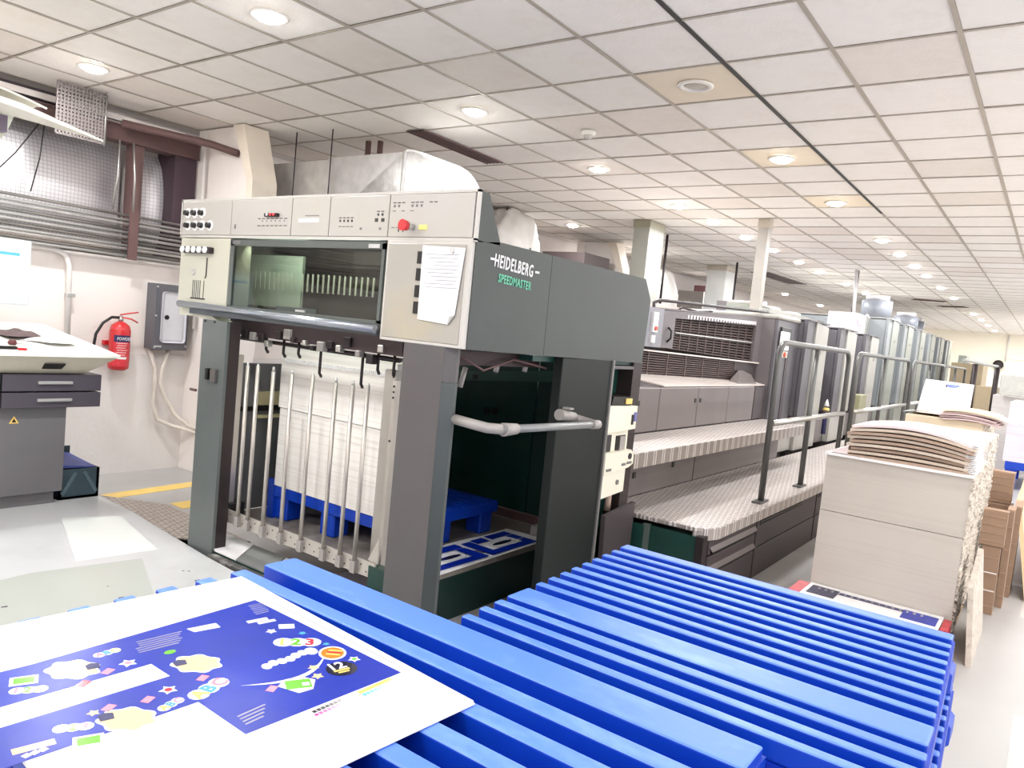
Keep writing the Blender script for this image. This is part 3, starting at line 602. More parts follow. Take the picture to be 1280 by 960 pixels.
marks(fp[4], [2.72, 2.69, 2.66, 2.60, 2.57, 2.54, 2.48, 2.45], 2.255, 0.02); marks(fp[4], [2.72, 2.69, 2.60, 2.57, 2.54], 2.235, 0.012, 0.012, pict)
marks(fp[4], [2.72, 2.66, 2.60], 2.215, 0.02, 0.004, pict); marks(fp[4], [2.72, 2.69], 2.135, 0.02, 0.004, pict)
for yy in (2.65, 2.68): MB().box(2.6485, 2.651, yy-0.003, yy+0.003, 2.115, 2.15).build('button_marks', pictd, fp[4])
MB().box(2.645, 2.651, 2.49, 2.545, 2.125, 2.15, 0.002).build('yellow_plate', mat('estop_yellow', (240, 222, 130), 0.5), fp[4])
MB().cyl((2.60, 2.585, 2.138), (2.65, 2.585, 2.138), 0.016, seg=14).build('stop_neck', alu, fp[4])
MB().cyl((2.575, 2.585, 2.138), (2.605, 2.585, 2.138), 0.027, 0.024, seg=18).build('emergency_stop', red, fp[4])
# left cabinet panel
lp = MB().box(2.648, 2.80, 4.075, 4.605, 1.66, 2.07, 0.003).build('left_panel', mat('press_beige_warm', (198, 196, 180), 0.42, 0, 0.02, 3), pd)
MB().poly([(2.66, 4.60, 1.66), (2.66, 4.60, 1.585), (2.66, 4.42, 1.585), (2.66, 4.10, 1.55), (2.66, 4.40, 1.66)], (0.1, 0, 0)).build('lower_trim', mat('press_beige_warm', (198, 196, 180)), pd)
MB().box(2.615, 2.65, 4.235, 4.545, 1.975, 2.015, 0.008, 2).build('button_strip', darkmech, lp)
for k in range(5): MB().cyl((2.605, 4.525-0.062*k, 1.995), (2.618, 4.525-0.062*k, 1.995), 0.019, seg=16).build('push_button', paperw, lp)
marks(lp, [4.50-0.05*k for k in range(5)], 1.955, 0.02, 0.01, pict)
MB().tube([(2.646, 4.30, 1.95), (2.646, 4.30, 1.84), (2.646, 4.31, 1.825)], 0.004, 6).build('indicator_line', pictd, lp)
MB().lathe((2.649, 4.445, 1.86), [(0.022, 0), (0.022, -0.006), (0.014, -0.006), (0.012, 0)], 16, 'x').build('key_lock', alu, lp)
for y in (4.44, 4.42, 4.40, 4.38, 4.36): MB().box(2.6465, 2.65, y-0.003, y+0.003, 1.70, 1.81).build('scale_slot', pictd, lp)
MB().box(2.6465, 2.65, 4.317, 4.323, 1.70, 1.81).build('scale_slot', pictd, lp)
MB().box(2.645, 2.65, 4.30, 4.46, 1.693, 1.701).build('scale_base', darkmech, lp)
# inspection window
wf = MB().box(2.652, 2.672, 2.765, 4.07, 2.03, 2.066).box(2.652, 2.672, 2.765, 4.07, 1.655, 1.675).box(2.652, 2.672, 4.035, 4.07, 1.66, 2.06).box(2.652, 2.672, 2.765, 2.785, 1.66, 2.06).build('window_frame', mat('window_frame_grey', (92, 98, 94), 0.4, 0.1), pd)
MB().box(2.658, 2.664, 2.78, 4.04, 1.67, 2.035).build('window_pane', mat_glass('tinted_glass', (178, 182, 174), 0.055, 0.03), pd)
MB().box(2.655, 2.66, 3.25, 3.60, 1.668, 1.70, 0.002).build('window_handle', mat('handle_dark_green', (58, 66, 62), 0.4), wf)
MB().box(2.648, 2.656, 3.34, 3.42, 1.678, 1.69).build('handle_label', alu, wf)
MB().box(2.648, 2.653, 2.80, 2.88, 2.035, 2.055).build('corner_label', alu, wf)
MB().box(2.648, 2.653, 3.97, 4.05, 2.04, 2.058).build('corner_label', pict, wf)
MB().box(2.655, 2.66, 2.02+1.92, 3.955, 2.04, 2.058).build('corner_mark', black, wf)
MB().box(3.02, 3.04, 3.86, 4.60, 1.69, 2.02).build('inner_panel', mat('inner_panel_pale_green', (222, 236, 224), 0.45, 0, 0.02, 3), pd)
il = MB().cyl((2.74, 2.9, 2.055), (2.74, 4.0, 2.055), 0.012).build('added_fill_tube', mat('fill_tube_glow', (255, 255, 250), 0.4, emis=(240, 255, 240), es=6.0), pd)  # hidden fill tube added behind the fascia to brighten the window interior
ld = bpy.data.lights.new('added_fill_light', 'AREA'); ld.shape = 'RECTANGLE'; ld.size = 1.2; ld.size_y = 0.03; ld.energy = 7.0; ld.color = (0.96, 1.0, 0.93)
lo = bpy.data.objects.new('added_fill_light', ld); COL.objects.link(lo); lo.parent = il; lo.location = Vector((2.76, 3.45, 2.04))-Vector(pd['o3']); lo.rotation_euler = (0, math.radians(-50), math.radians(0)); lo.rotation_euler = Vector((0.8, 0, -0.6)).to_track_quat('-Z', 'Y').to_euler()
MB().box(3.20, 3.22, 2.3, 4.55, 1.60, 2.08).build('inner_back', mat('inner_brown', (80, 72, 72), 0.5, 0.2, 0.08, 3), pd)
for k in range(2): MB().cyl((3.08+0.04*k, 2.3, 1.97-0.14*k), (3.08+0.04*k, 4.5, 1.97-0.14*k), 0.02).build('inner_shaft', darkmech, pd)
for k in range(24):  # bright reflections in the window, put in as pale slanted bars
    y = 4.27-0.0478*k
    if k == 9: continue
    MB().hexa([(2.98, y, 1.80), (2.98, y+0.012, 1.80), (2.984, y+0.012, 1.80), (2.984, y, 1.80)], [(2.96, y-0.024, 1.905), (2.96, y-0.010, 1.91), (2.964, y-0.010, 1.91), (2.964, y-0.024, 1.905)]).build('reflection_bar', mat('reflection_bar_pale', (252, 252, 236), 0.4), pd)
# right panel
rp_ = MB().box(2.650, 2.78, 2.205, 2.75, 1.585, 2.075, 0.003).build('right_panel', beige2, pd)
MB().box(2.645, 2.655, 2.235, 2.735, 1.60, 2.06, 0.003).build('panel_sheet', beige3, rp_)
for z in (1.965, 1.885, 1.805, 1.727): MB().box(2.640, 2.646, 2.47, 2.53, z, z+0.058).build('slot', black, rp_)
MB().cyl((2.63, 2.31, 2.03), (2.65, 2.31, 2.03), 0.014, seg=12).build('paper_magnet', alu, rp_)
# ledge rail
MB().box(2.635, 2.66, 2.76, 4.44, 1.60, 1.64).build('ledge_apron', mat('ledge_dark', (70, 74, 78), 0.4, 0.3), pd)
MB().cyl((2.628, 2.76, 1.632), (2.628, 4.55, 1.655), 0.021, seg=16).build('ledge_rail', railm, pd)
# side panels
side = [(2.69, 1.585), (2.69, 2.085), (2.845, 2.10), (4.40, 2.10), (4.50, 1.97), (4.47, 1.56)]
for (y0, nm) in ((YR, 'side_panel'), (YL-0.03, 'side_panel')):
    MB().poly([(2.67, y0, 1.585), (2.67, y0, 2.075), (2.845, y0, 2.10), (3.300, y0, 2.10), (3.306, y0, 1.575)], (0, 0.03, 0)).build(nm, greygreen, pd)
    MB().poly([(3.309, y0, 1.575), (3.303, y0, 2.10), (4.40, y0, 2.10), (4.50, y0, 1.97), (4.47, y0, 1.56)], (0, 0.03, 0)).build(nm, greygreen, pd)
MB().poly([(2.845, 2.225, 2.102), (4.40, 2.225, 2.102), (4.50, 2.225, 1.972), (4.5, 2.225, 1.95), (4.39, 2.225, 2.08), (2.845, 2.225, 2.08)], (0, 2.38, 0)).build('top_cover', greygreen, pd)
MB().box(3.3, 4.46, 2.26, 4.58, 1.54, 1.57).build('under_cover', darkgreen, pd)
# lettering on the side
lx = Vector((1, 0, -0.14)).normalized(); lz = Vector((0.14, 0, 1)).normalized()
text_mesh('brand_lettering', 'HEIDELBERG', 0.085, paperw, pd, (2.812, YR-0.002, 1.985), (1, 0, -0.05), (0.05, 0, 1), 0.0015, 0.60, 0.0012, spc=1.16)
MB().box(2.782, 2.82, YR-0.004, YR-0.0005, 2.011, 2.021).build('lettering_bar', paperw, pd)
MB().box(3.155, 3.19, YR-0.004, YR-0.0005, 1.992, 2.002).build('lettering_bar', paperw, pd)
text_mesh('model_lettering', 'SPEEDMASTER', 0.058, greencol, pd, (2.855, YR-0.002, 1.915), (1, 0, -0.05), (0.05, 0, 1), 0.0015, 0.68, 0.0006, spc=1.12)
# posts
MB().poly([(2.655, 2.58, 0), (2.655, 2.32, 0), (2.675, 2.32, 0), (2.675, 2.56, 0), (2.74, 2.56, 0), (2.74, 2.58, 0)], (0, 0, 1.585)).build('front_post', postgrey, pd)
MB().poly([(2.655, 2.319, 0), (2.70, 2.275, 0), (2.72, 2.275, 0), (2.68, 2.319, 0)], (0, 0, 1.42)).build('post_edge', postside, pd)
MB().poly([(2.655, 2.319, 1.422), (2.70, 2.275, 1.422), (2.72, 2.275, 1.422), (2.68, 2.319, 1.422)], (0, 0, 0.163)).build('post_edge', postgrey, pd)
MB().box(2.645, 2.665, 4.04, 4.30, 0, 1.575).box(2.65, 2.74, 4.28, 4.30, 0, 1.575).build('front_post', mat('post_left', (98, 104, 103), 0.4, 0.1, 0.06, 3, dirt=(70, 78, 78), dirt_amt=0.4), pd)
MB().box(2.665, 2.74, 4.04, 4.06, 0, 1.575).build('post_edge', postdark, pd)
for y in (4.27, 4.17): MB().cyl((2.64, y, 1.565), (2.647, y, 1.565), 0.008, seg=8).build('bolt', black, pd)
lb = MB().box(2.62, 2.646, 4.10, 4.15, 1.20, 1.28, 0.003).build('latch', mat('latch_grey', (104, 100, 98), 0.4, 0.4), pd)
MB().box(2.618, 2.645, 4.175, 4.20, 1.21, 1.28, 0.003).build('latch_bar', black, lb)
MB().cyl((2.63, 4.30, 1.13), (2.63, 4.36, 1.13), 0.009, seg=8).build('side_peg', brownst, pd)
MB().box(3.51, 4.07, 2.20, 2.26, 0, 1.57, 0.004).build('rear_post', rearpost, pd)
MB().box(4.07, 4.09, 2.19, 2.26, 0.3, 1.57).build('post_edge', mat('edge_line', (120, 118, 116), 0.4), pd)
MB().box(4.09, 4.5, 2.35, 2.38, 0.2, 1.57).build('recess_panel', darkgreen, pd)
MB().box(4.44, 4.56, 2.24, 2.36, 0.0, 1.56).build('end_post', postdark, pd)
MB().box(4.12, 4.40, 2.22, 2.3, 1.515, 1.535).build('cross_bar', postgrey, pd)
# inner walls
MB().box(2.92, 3.45, 4.36, 4.40, 0.3, 1.30).build('inner_side_panel', cab_m, pd)
MB().box(3.46, 4.9, 4.36, 4.40, 0.3, 1.30).build('inner_side_panel', mat('inner_violet_grey', (92, 88, 96), 0.5), pd)
MB().box(2.92, 4.9, 4.34, 4.37, 0.98, 1.01).build('inner_rail', black, pd)
MB().box(3.12, 3.35, 4.33, 4.36, 1.02, 1.11).box(3.12, 3.35, 4.33, 4.36, 0.93, 0.95).build('ventilation_plate', mat('vent_cream', (206, 196, 150), 0.5), pd)
MB().box(4.56, 4.58, 3.06, 4.36, 0.3, 1.56).build('green_door', darkgreen, pd)
MB().box(4.56, 4.58, 2.40, 3.05, 0.3, 1.56).build('green_door', mat('door_green_lighter', (30, 58, 52), 0.4), pd)
MB().hexa([(4.53, 4.3, 1.20), (4.53, 2.6, 1.385), (4.56, 2.6, 1.385), (4.56, 4.3, 1.20)], [(4.53, 4.3, 1.275), (4.53, 2.6, 1.465), (4.56, 2.6, 1.465), (4.56, 4.3, 1.275)]).build('green_beam', mat('beam_green', (58, 96, 86), 0.4), pd)
for y in (3.50, 3.42): MB().cyl((4.55, y, 1.06+(3.5-y)*0.1), (4.562, y, 1.06+(3.5-y)*0.1), 0.03, seg=10).build('door_hole', black, pd)
for y in (3.80, 3.62): MB().cyl((4.52, y, 1.29+(3.8-y)*0.1), (4.531, y, 1.29+(3.8-y)*0.1), 0.02, seg=10).build('bolt', black, pd)
# gripper mechanism under the hood
gm = MB().box(2.82, 2.87, 2.75, 4.28, 1.50, 1.60).build('front_beam', mat('beam_brown', (66, 52, 54), 0.5, 0.3, 0.2, 5), pd)
MB().cyl((2.86, 2.8, 1.475), (2.86, 4.25, 1.475), 0.012).build('hook_bar', darkmech, pd)
MB().cyl((2.95, 2.6, 1.56), (2.95, 4.2, 1.56), 0.018).build('hook_bar', darkmech, pd)
for k, (y, dz) in enumerate(((3.93, 0.05), (3.76, 0.06), (3.42, 0.14), (3.07, 0.16), (2.95, 0.07), (2.83, 0.08), (3.62, 0.05))):
    MB().tube([(2.85, y, 1.50), (2.85, y, 1.48-dz), (2.87, y+0.008, 1.46-dz), (2.88, y+0.022, 1.465-dz)], 0.009, 6).build('hook', darkmech, pd)
rr = random.Random(11)
for k in range(16):
    y = 4.1-0.08*k+rr.uniform(-.02, .02); z = rr.uniform(1.46, 1.54); s = rr.uniform(0.014, 0.03)
    MB().box(2.80, 2.84, y-s, y+s, z-s, z+s, 0.004).build('clamp_block', (darkmech, joint_m, darkmech, steel)[k % 4], pd)
MB().box(2.8, 2.82, 4.22, 4.275, 1.46, 1.54).build('white_tag', paperw, pd)
for (x, y, z, a) in ((2.98, 2.45, 1.48, 0.1), (2.86, 2.42, 1.5, 0.06), (3.25, 2.45, 1.5, 0.04), (3.45, 2.4, 1.52, 0.05)):
    MB().cyl((x, y, z), (x-a*0.3, y, z-a), 0.014, seg=8).build('lever_rod', joint_m, pd)
MB().box(2.76, 3.5, 2.35, 2.42, 1.50, 1.57).build('chain_guard', mat('chain_guard_brown', (52, 34, 36), 0.5, 0.2), pd)
MB().tube([(2.75, 2.33, 1.56), (2.95, 2.31, 1.48), (3.2, 2.31, 1.54), (3.5, 2.3, 1.5)], 0.006, 6).build('air_hose', brownst, pd)
# inner guide rails
for (y, nm) in ((4.19, 'guide_rail'), (2.795, 'guide_rail')):
    g = MB().box(2.83, 2.87, y-0.012, y+0.012, 0.36, 1.37).build(nm, steel2, pd)
    for z in (1.34, 1.31, 1.28, 1.05): MB().cyl((2.826, y, z), (2.832, y, z), 0.006, seg=8).build('rail_hole', black, g)
MB().box(2.86, 2.90, 2.82, 2.90, 0.36, 1.42).build('guide_plate', mat('guide_plate_grey', (176, 170, 162), 0.45, 0.3), pd)
MB().box(2.82, 2.92, 4.13, 4.25, 0.30, 0.42).build('rail_foot', black, pd)
# comb of rods
cm = MB().box(2.745, 2.755, 2.74, 4.08, 0.335, 0.415).build('comb_bar', steel2, pd)
ytops = [(315, 3.93), (328, 3.83), (349, 3.68), (373, 3.51), (398, 3.33), (426, 3.135), (446, 3.00), (462, 2.885)]
for k, (q, y) in enumerate(ytops):
    r_ = MB().cyl((2.735, y, 0.335), (2.735, y+0.005, 1.325+0.01*math.sin(k*2)), 0.012, seg=10).build('comb_rod', steel2, pd)
    MB().cyl((2.735, y+0.005, 1.32), (2.735, y+0.005, 1.345), 0.009, 0.006, seg=8).build('rod_tip', alu, r_)
    MB().box(2.722, 2.75, y-0.018, y+0.018, 0.335, 0.40).build('rod_clamp', joint_m, r_)
for k in range(30):
    y = 2.80+0.042*k
    MB().cyl((2.743, y, 0.36+0.03*(k % 2)), (2.746, y, 0.36+0.03*(k % 2)), 0.0045, seg=6).build('bar_hole', black, cm)
MB().box(2.74, 2.80, 2.64, 2.78, 0.28, 0.40).build('bar_bracket', darkgreen, pd)
MB().poly([(2.76, 2.74, 0.41), (2.76, 2.74, 0.55), (2.76, 2.81, 0.42)], (0.01, 0, 0)).build('gusset', steel2, pd)
# shelf inside
MB().box(2.90, 4.6, 2.66, 4.34, 0.26, 0.30).build('pile_board', mat('pile_board_grey', (132, 124, 116), 0.6, 0.1, 0.1, 4, dirt=(190, 186, 180), dirt_amt=0.5, dscale=4), pd)
MB().box(2.75, 3.6, 2.66, 2.70, 0.0, 0.26).box(3.6, 4.6, 2.66, 2.70, 0.0, 0.26).build('skirt_panel', mat('skirt_green', (16, 44, 40), 0.4, 0.1), pd)
MB().box(4.52, 4.58, 2.7, 3.4, 0.30, 0.36).build('back_stop', brownst, pd)
MB().box(4.25, 4.35, 2.68, 2.72, 0.30, 0.38).build('stop_bracket', joint_m, pd)
MB().box(4.30, 4.37, 2.76, 2.82, 0.3, 0.36).build('stop_bracket', joint_m, pd)
MB().box(2.70, 2.88, 2.66, 3.06, 0.0, 0.27).build('front_sill', mat('sill_dark', (60, 52, 52), 0.5), pd)
MB().box(2.66, 2.89, 3.07, 4.03, 0.0, 0.17).build('sill_box', darkgreen, pd)
# grab handle
hb = MB().cyl((2.76, 2.02, 1.238), (3.62, 2.02, 1.222), 0.020, seg=16).build('grab_handle', handle_m, pd)
MB().tube([(2.72, 2.27, 1.25), (2.68, 2.14, 1.25), (2.70, 2.06, 1.242), (2.78, 2.02, 1.237)], 0.024, 12).build('handle_joint', joint_m, hb)
MB().cyl((2.77, 2.02, 1.237), (2.87, 2.02, 1.236), 0.032, 0.026, seg=14).build('handle_sleeve', joint_m, hb)
MB().tube([(3.62, 2.02, 1.222), (3.66, 2.06, 1.222), (3.64, 2.14, 1.235), (3.62, 2.20, 1.245)], 0.021, 12).build('handle_return', joint_m, hb)
MB().cyl((3.58, 2.02, 1.222), (3.65, 2.02, 1.222), 0.025, seg=14).build('end_cap', joint_m, hb)
MB().cyl((3.46, 2.16, 1.262), (3.62, 2.16, 1.245), 0.032, 0.024, seg=14).build('swivel_knob', joint_m, hb)
MB().box(3.52, 3.56, 2.13, 2.18, 1.29, 1.30).build('swivel_lever', joint_m, hb)
# control boxes on the rear post
cb_ = thing('press_control_box', 'white stacked control boxes beside the rear post of the press', 'control box', (4.28, 2.2, 0.3))
wb = mat('box_ivory', (236, 232, 214), 0.4, 0, 0.02, 4)
MB().poly([(4.09, 2.19, 1.12), (4.46, 2.19, 1.13), (4.46, 2.19, 1.28), (4.09, 2.19, 1.29)], (0, 0.16, 0)).build('upper_box', wb, cb_)
MB().box(4.39, 4.41, 2.183, 2.191, 1.16, 1.225).build('slot', black, cb_)
MB().box(4.42, 4.45, 2.183, 2.191, 1.18, 1.24).build('blue_label', mat('label_violet', (110, 110, 170), 0.5), cb_)
MB().box(4.09, 4.42, 2.22, 2.34, 0.98, 1.12).build('middle_box', wb, cb_)
MB().box(4.10, 4.19, 2.212, 2.221, 0.99, 1.10).build('socket_field', pictd, cb_)
MB().box(4.26, 4.38, 2.212, 2.221, 0.99, 1.09).build('socket_recess', black, cb_)
MB().box(4.30, 4.37, 2.205, 2.213, 0.99, 1.085).build('socket_cover', joint_m, cb_)
MB().poly([(4.08, 2.18, 0.86), (4.40, 2.18, 0.88), (4.46, 2.18, 0.90), (4.46, 2.18, 0.96), (4.42, 2.18, 0.995), (4.08, 2.18, 0.995)], (0, 0.18, 0)).build('lower_box', wb, cb_)
MB().cyl((4.40, 2.172, 0.955), (4.40, 2.182, 0.955), 0.02, seg=12).build('key_switch', pictd, cb_)
MB().box(4.10, 4.16, 2.174, 2.181, 0.88, 0.895).box(4.30, 4.35, 2.174, 2.181, 0.90, 0.915).box(4.37, 4.43, 2.174, 2.181, 0.905, 0.92).build('label_marks', pict, cb_)
MB().poly([(4.08, 2.20, 0.70), (4.40, 2.20, 0.72), (4.40, 2.20, 0.87), (4.08, 2.20, 0.86)], (0, 0.15, 0)).build('base_box', wb, cb_)
MB().cyl((4.30, 2.192, 0.79), (4.30, 2.202, 0.79), 0.016, seg=12).build('lock', pict, cb_)
MB().cyl((4.36, 2.28, 0.58), (4.36, 2.28, 0.71), 0.022).build('cable_gland', mat('gland_tan', (190, 165, 150), 0.5), cb_)
MB().hexa([(4.12, 2.14, 0.05), (4.46, 2.14, 0.05), (4.46, 2.17, 0.05), (4.12, 2.17, 0.05)], [(4.12, 2.16, 0.60), (4.52, 2.16, 0.64), (4.52, 2.19, 0.64), (4.12, 2.19, 0.60)]).build('lower_flap', bodyd, cb_)
t = thing('tool_tray', 'black tray with a yellow tag on top of the white control boxes', 'tray', (4.25, 2.25, 1.29))
MB().hexa([(4.12, 2.20, 1.292), (4.38, 2.20, 1.285), (4.38, 2.34, 1.285), (4.12, 2.34, 1.292)], [(4.14, 2.20, 1.345), (4.42, 2.20, 1.335), (4.42, 2.34, 1.345), (4.14, 2.34, 1.35)]).build('tray', black, t)
MB().box(4.30, 4.38, 2.192, 2.199, 1.295, 1.33).build('yellow_tag', yellow, t)
MB().box(4.11, 4.16, 2.3, 2.34, 1.35, 1.41).build('grey_block', joint_m, t)
# notice sheet
ns = MB().poly([(2.637, 2.497, 2.052), (2.637, 2.233, 2.043), (2.637, 2.262, 1.735), (2.637, 2.30, 1.69), (2.637, 2.492, 1.702)], (0.0015, 0, 0)).build('notice_sheet', paperw); tag(ns, 'white handwritten notice sheet held by a magnet on the right beige panel', 'paper')
MB().poly([(2.634, 2.262, 1.735), (2.634, 2.30, 1.69), (2.626, 2.285, 1.728)], (0.001, 0, 0)).build('curled_corner', beige2, ns)
for k in range(10):
    MB().box(2.6335, 2.6355, 2.26+0.012*(k % 3), 2.47-0.02*(k % 4), 2.01-0.017*k, 2.012-0.017*k).build('text_line', mat('pen_line', (170, 170, 182), 0.6), ns)
# ---- pile of sheets and blue pallet inside the delivery
t = thing('sheet_pile', 'tall pile of printed sheets on the blue pallet inside the press delivery', 'paper stack', (3.45, 3.55, 0.52))
MB().box(3.10, 3.62, 3.05, 4.08, 0.525, 1.04).build('lower_pile', pile_m, t)
MB().box(3.09, 3.62, 3.04, 4.085, 1.045, 1.435).build('upper_pile', pile_m, t)
rr = random.Random(4)
b = MB()
for k in range(60):
    y = 3.08+k*0.0163; b.box(3.082, 3.09, y, y+0.009, 1.355+rr.uniform(-.004, .004)-0.01*(k/60), 1.378+rr.uniform(-.004, .004)-0.01*(k/60))
o = b.build('edge_marks', paperw, t); o['kind'] = 'stuff'

def pallet_parts(root, x0, x1, y0, y1, z0, h, slats, wid, depth, shear=0.0, feet=True):
    """plastic slatted pallet in world metres; slats lie along y. slats: list of (xa, xb, dy0, dy1)"""
    zt = z0+h
    MB().poly([(x0, y0, zt-depth-0.03), (x1, y0+shear, zt-depth-0.03), (x1, y1+shear, zt-depth-0.03), (x0, y1, zt-depth-0.03)], (0, 0, 0.03)).build('deck', bluein, root)
    for (xa, xb) in slats:
        f = ((xa+xb)/2-x0)/(x1-x0)
        MB().box(xa, xb, y0+shear*f, y1+shear*f, zt-depth, zt, 0.006, 2).build('slat', blue, root)
    if feet:
        zz = zt-depth-0.03
        for fx in (x0+0.02, (x0+x1)/2-0.07, x1-0.16):
            for fy in (y0+0.02, (y0+y1)/2-0.07, y1-0.16):
                MB().box(fx, fx+0.14, fy, fy+0.14, z0, zz, 0.01).build('foot', blue, root)
t = thing('plastic_pallet', 'blue plastic pallet under the sheet pile inside the press', 'pallet', (3.6, 3.55, 0.3))
sl = [(3.12, 3.20)]+[(3.22+0.075*k, 3.255+0.075*k) for k in range(5)]+[(3.60, 3.68)]+[(3.70+0.062*k, 3.73+0.062*k) for k in range(5)]+[(4.02, 4.12)]
zt = 0.52
MB().box(3.12, 4.12, 3.0, 4.10, 0.455, 0.48).build('deck', bluein, t)
for a, b_ in sl: MB().box(a, b_, 3.0, 4.10, 0.48, 0.52, 0.003).build('slat', blue, t)
MB().box(3.105, 3.125, 3.0, 4.10, 0.45, 0.52, 0.003).build('rim', blue, t)
MB().box(3.12, 4.12, 2.99, 3.005, 0.45, 0.515).build('rim', blue, t)
for y in (3.02, 3.5, 3.96):
    for x in (3.12, 3.55, 3.98): MB().box(x, x+0.13, y, y+0.13, 0.30, 0.455, 0.01).build('foot', blue, t)
MB().box(3.10, 3.12, 4.08, 4.14, 0.30, 0.56).build('corner_post', blue, t)
t = thing('printed_sheet', 'wrinkled blue and white printed sheet on the board inside the press', 'printed sheet', (3.7, 2.8, 0.3))
MB().grid(lambda u, v: (3.0+1.25*u, 2.62+0.34*v+0.03*u, 0.304+0.008*math.sin(9*u)*math.sin(4*v)+0.003), 20, 6, 0.001).build('sheet', paperw, t)
rr = random.Random(9)
for i in range(2):
    ox = 3.15+0.52*i
    for (a, b_, c, d) in ((0.0, 0.48, 0.0, 0.06), (0.0, 0.08, 0.06, 0.26), (0.10, 0.22, 0.2, 0.27), (0.26, 0.48, 0.21, 0.28), (0.40, 0.48, 0.06, 0.2)):
        MB().box(ox+a, ox+b_, 2.66+c, 2.66+d, 0.313, 0.3145).build('blue_block', printb, t)
    el = [(ox+0.25+0.13*math.cos(a*math.pi/8), 2.78+0.055*math.sin(a*math.pi/8), 0.313) for a in range(16)]
    MB().poly(el, (0, 0, 0.0015)).build('oval_print', P['white'], t)
    el = [(ox+0.25+0.10*math.cos(a*math.pi/8), 2.78+0.022*math.sin(a*math.pi/8), 0.315) for a in range(16)]
    MB().poly(el, (0, 0, 0.001)).build('oval_mark', P['black'], t)
# boards on the floor in front of the delivery
for k, (pts, m, lbl) in enumerate((
    ([(2.655, 4.02), (2.655, 3.80), (2.90, 3.98), (2.90, 4.30), (2.76, 4.28)], paperw, 'white board lying under the comb of rods at the left press post'),
    ([(2.655, 3.79), (2.655, 3.50), (2.90, 3.66), (2.90, 3.97)], mat('grey_mat', (128, 130, 128), 0.6, 0, 0.06, 6), 'grey mat lying under the left end of the comb of rods'),
    ([(2.655, 3.49), (2.655, 3.08), (2.90, 3.08), (2.90, 3.65)], paperw, 'white board lying under the right half of the comb of rods'))):
    tag(MB().poly([(x, y, 0.172) for x, y in pts], (0, 0, 0.010)).build('floor_board', m), lbl, 'board')
spk = mat('speckled_plate', (84, 82, 80), 0.6, 0.1, 0.3, 25, dirt=(200, 196, 190), dirt_amt=0.9, dscale=14)
tag(MB().poly([(2.60, 3.20, 0.10), (2.655, 3.20, 0.10), (2.655, 4.02, 0.10), (2.60, 4.02, 0.10)], (0, 0, 0.06)).build('floor_plate', spk), 'dark paint-speckled floor plate in front of the comb of rods', 'floor plate')
MB().box(2.74, 2.84, 3.97, 4.04, 0.0, 0.17).build('post_foot_bracket', darkgreen, pd)

# ================================================================== DUCT
t = thing('air_duct', 'galvanised air duct with rounded elbow above the press delivery', 'duct', (4.2, 4.6, 2.6))
xa, xb = 4.55, 5.05
MB().box(xa, xb, 5.56, 6.75, 2.55, 3.06).build('duct_section', galv, t)
MB().box(xa-0.002, xb, 4.60, 5.545, 2.55, 3.075).build('duct_section', galv, t)
yc, zc_, R1 = 4.59, 2.62, 0.455
arc = lambda R, ks: [(xa, yc-R*math.sin(math.pi/2*k/14), zc_+R*math.cos(math.pi/2*k/14)) for k in ks]
MB().poly([(xa, yc, 2.2), (xa, yc-R1, 2.2)]+arc(R1, range(14, -1, -1)), (xb-xa, 0, 0)).build('duct_elbow', mat('galvanised_bright', (190, 188, 186), 0.28, 0.85, 0.2, 14, 0.1, 40), t)
MB().poly([(xa-0.006, 4.62, 2.56), (xa-0.006, 4.62, 3.07), (xa-0.006, 5.40, 2.56)], (0.003, 0, 0)).build('cross_brake', mat('galvanised_bright', (0, 0, 0)), t)
for y in (4.595, 5.55): MB().box(xa-0.012, xb+0.01, y-0.008, y+0.008, 2.53, 3.085).build('flange', galv, t)
MB().poly([(xa, yc-R1, 2.2), (xa, yc-R1-0.02, 2.2)]+arc(R1+0.02, range(14, -1, -1))+arc(R1+0.001, range(0, 15)), (xb-xa, 0, 0)).build('elbow_skin', mat('bright_foil', (246, 246, 244), 0.5, 0.0), t)
for (x, y, r_, z0) in ((4.50, 5.98, 0.006, 2.5), (4.52, 5.50, 0.006, 2.5), (4.95, 5.50, 0.03, 3.07), (4.98, 5.37, 0.03, 3.07)):
    MB().cyl((x, y, z0), (x, y, CH), r_, seg=6).build('hanger_rod', brownst if r_ > .01 else darkmech, t)
# wrapped ducts
def wrapped(x, y0, y1, zc, r, label, seed):
    rr = random.Random(seed); ph = rr.uniform(0, 6)
    def f(u, v):
        a = 2*math.pi*u; y = y0+(y1-y0)*v
        q = r*(1+0.05*math.sin(7*a+ph)+0.03*math.sin(40*v+a*2+ph)+0.025*math.sin(23*a+9*v))
        q *= min(1.0, 0.04+math.sqrt(max(0.0, 1-(1-min(1.0, v/0.3))**2)))
        return (x+q*math.cos(a), y, min(CH-0.02, zc+q*math.sin(a)*1.1))
    t = thing('wrapped_duct', label, 'duct', (x, (y0+y1)/2, zc), 'foil wrapped ducts behind the press')
    MB().grid(f, 56, 40).build('foil_sleeve', wrap, t)
    MB().cyl((x-0.2, y0+0.3, zc+r), (x-0.2, y0+0.3, CH), 0.01, seg=6).build('hanger_rod', darkmech, t)
wrapped(8.3, 5.9, 6.98, 2.78, 0.48, 'large wrinkled white foil-wrapped duct above the brand lettering', 1)
wrapped(13.0, 5.9, 6.98, 2.5, 0.52, 'white foil-wrapped duct between the square column and the pale column', 2)
tag(MB().cyl((10.4, 4.93, 2.0), (10.4, 4.93, CH-0.01), 0.02, seg=8).build('hanging_rod', darkmech), 'thin dark rod hanging from the ceiling right of the square column', 'rod')
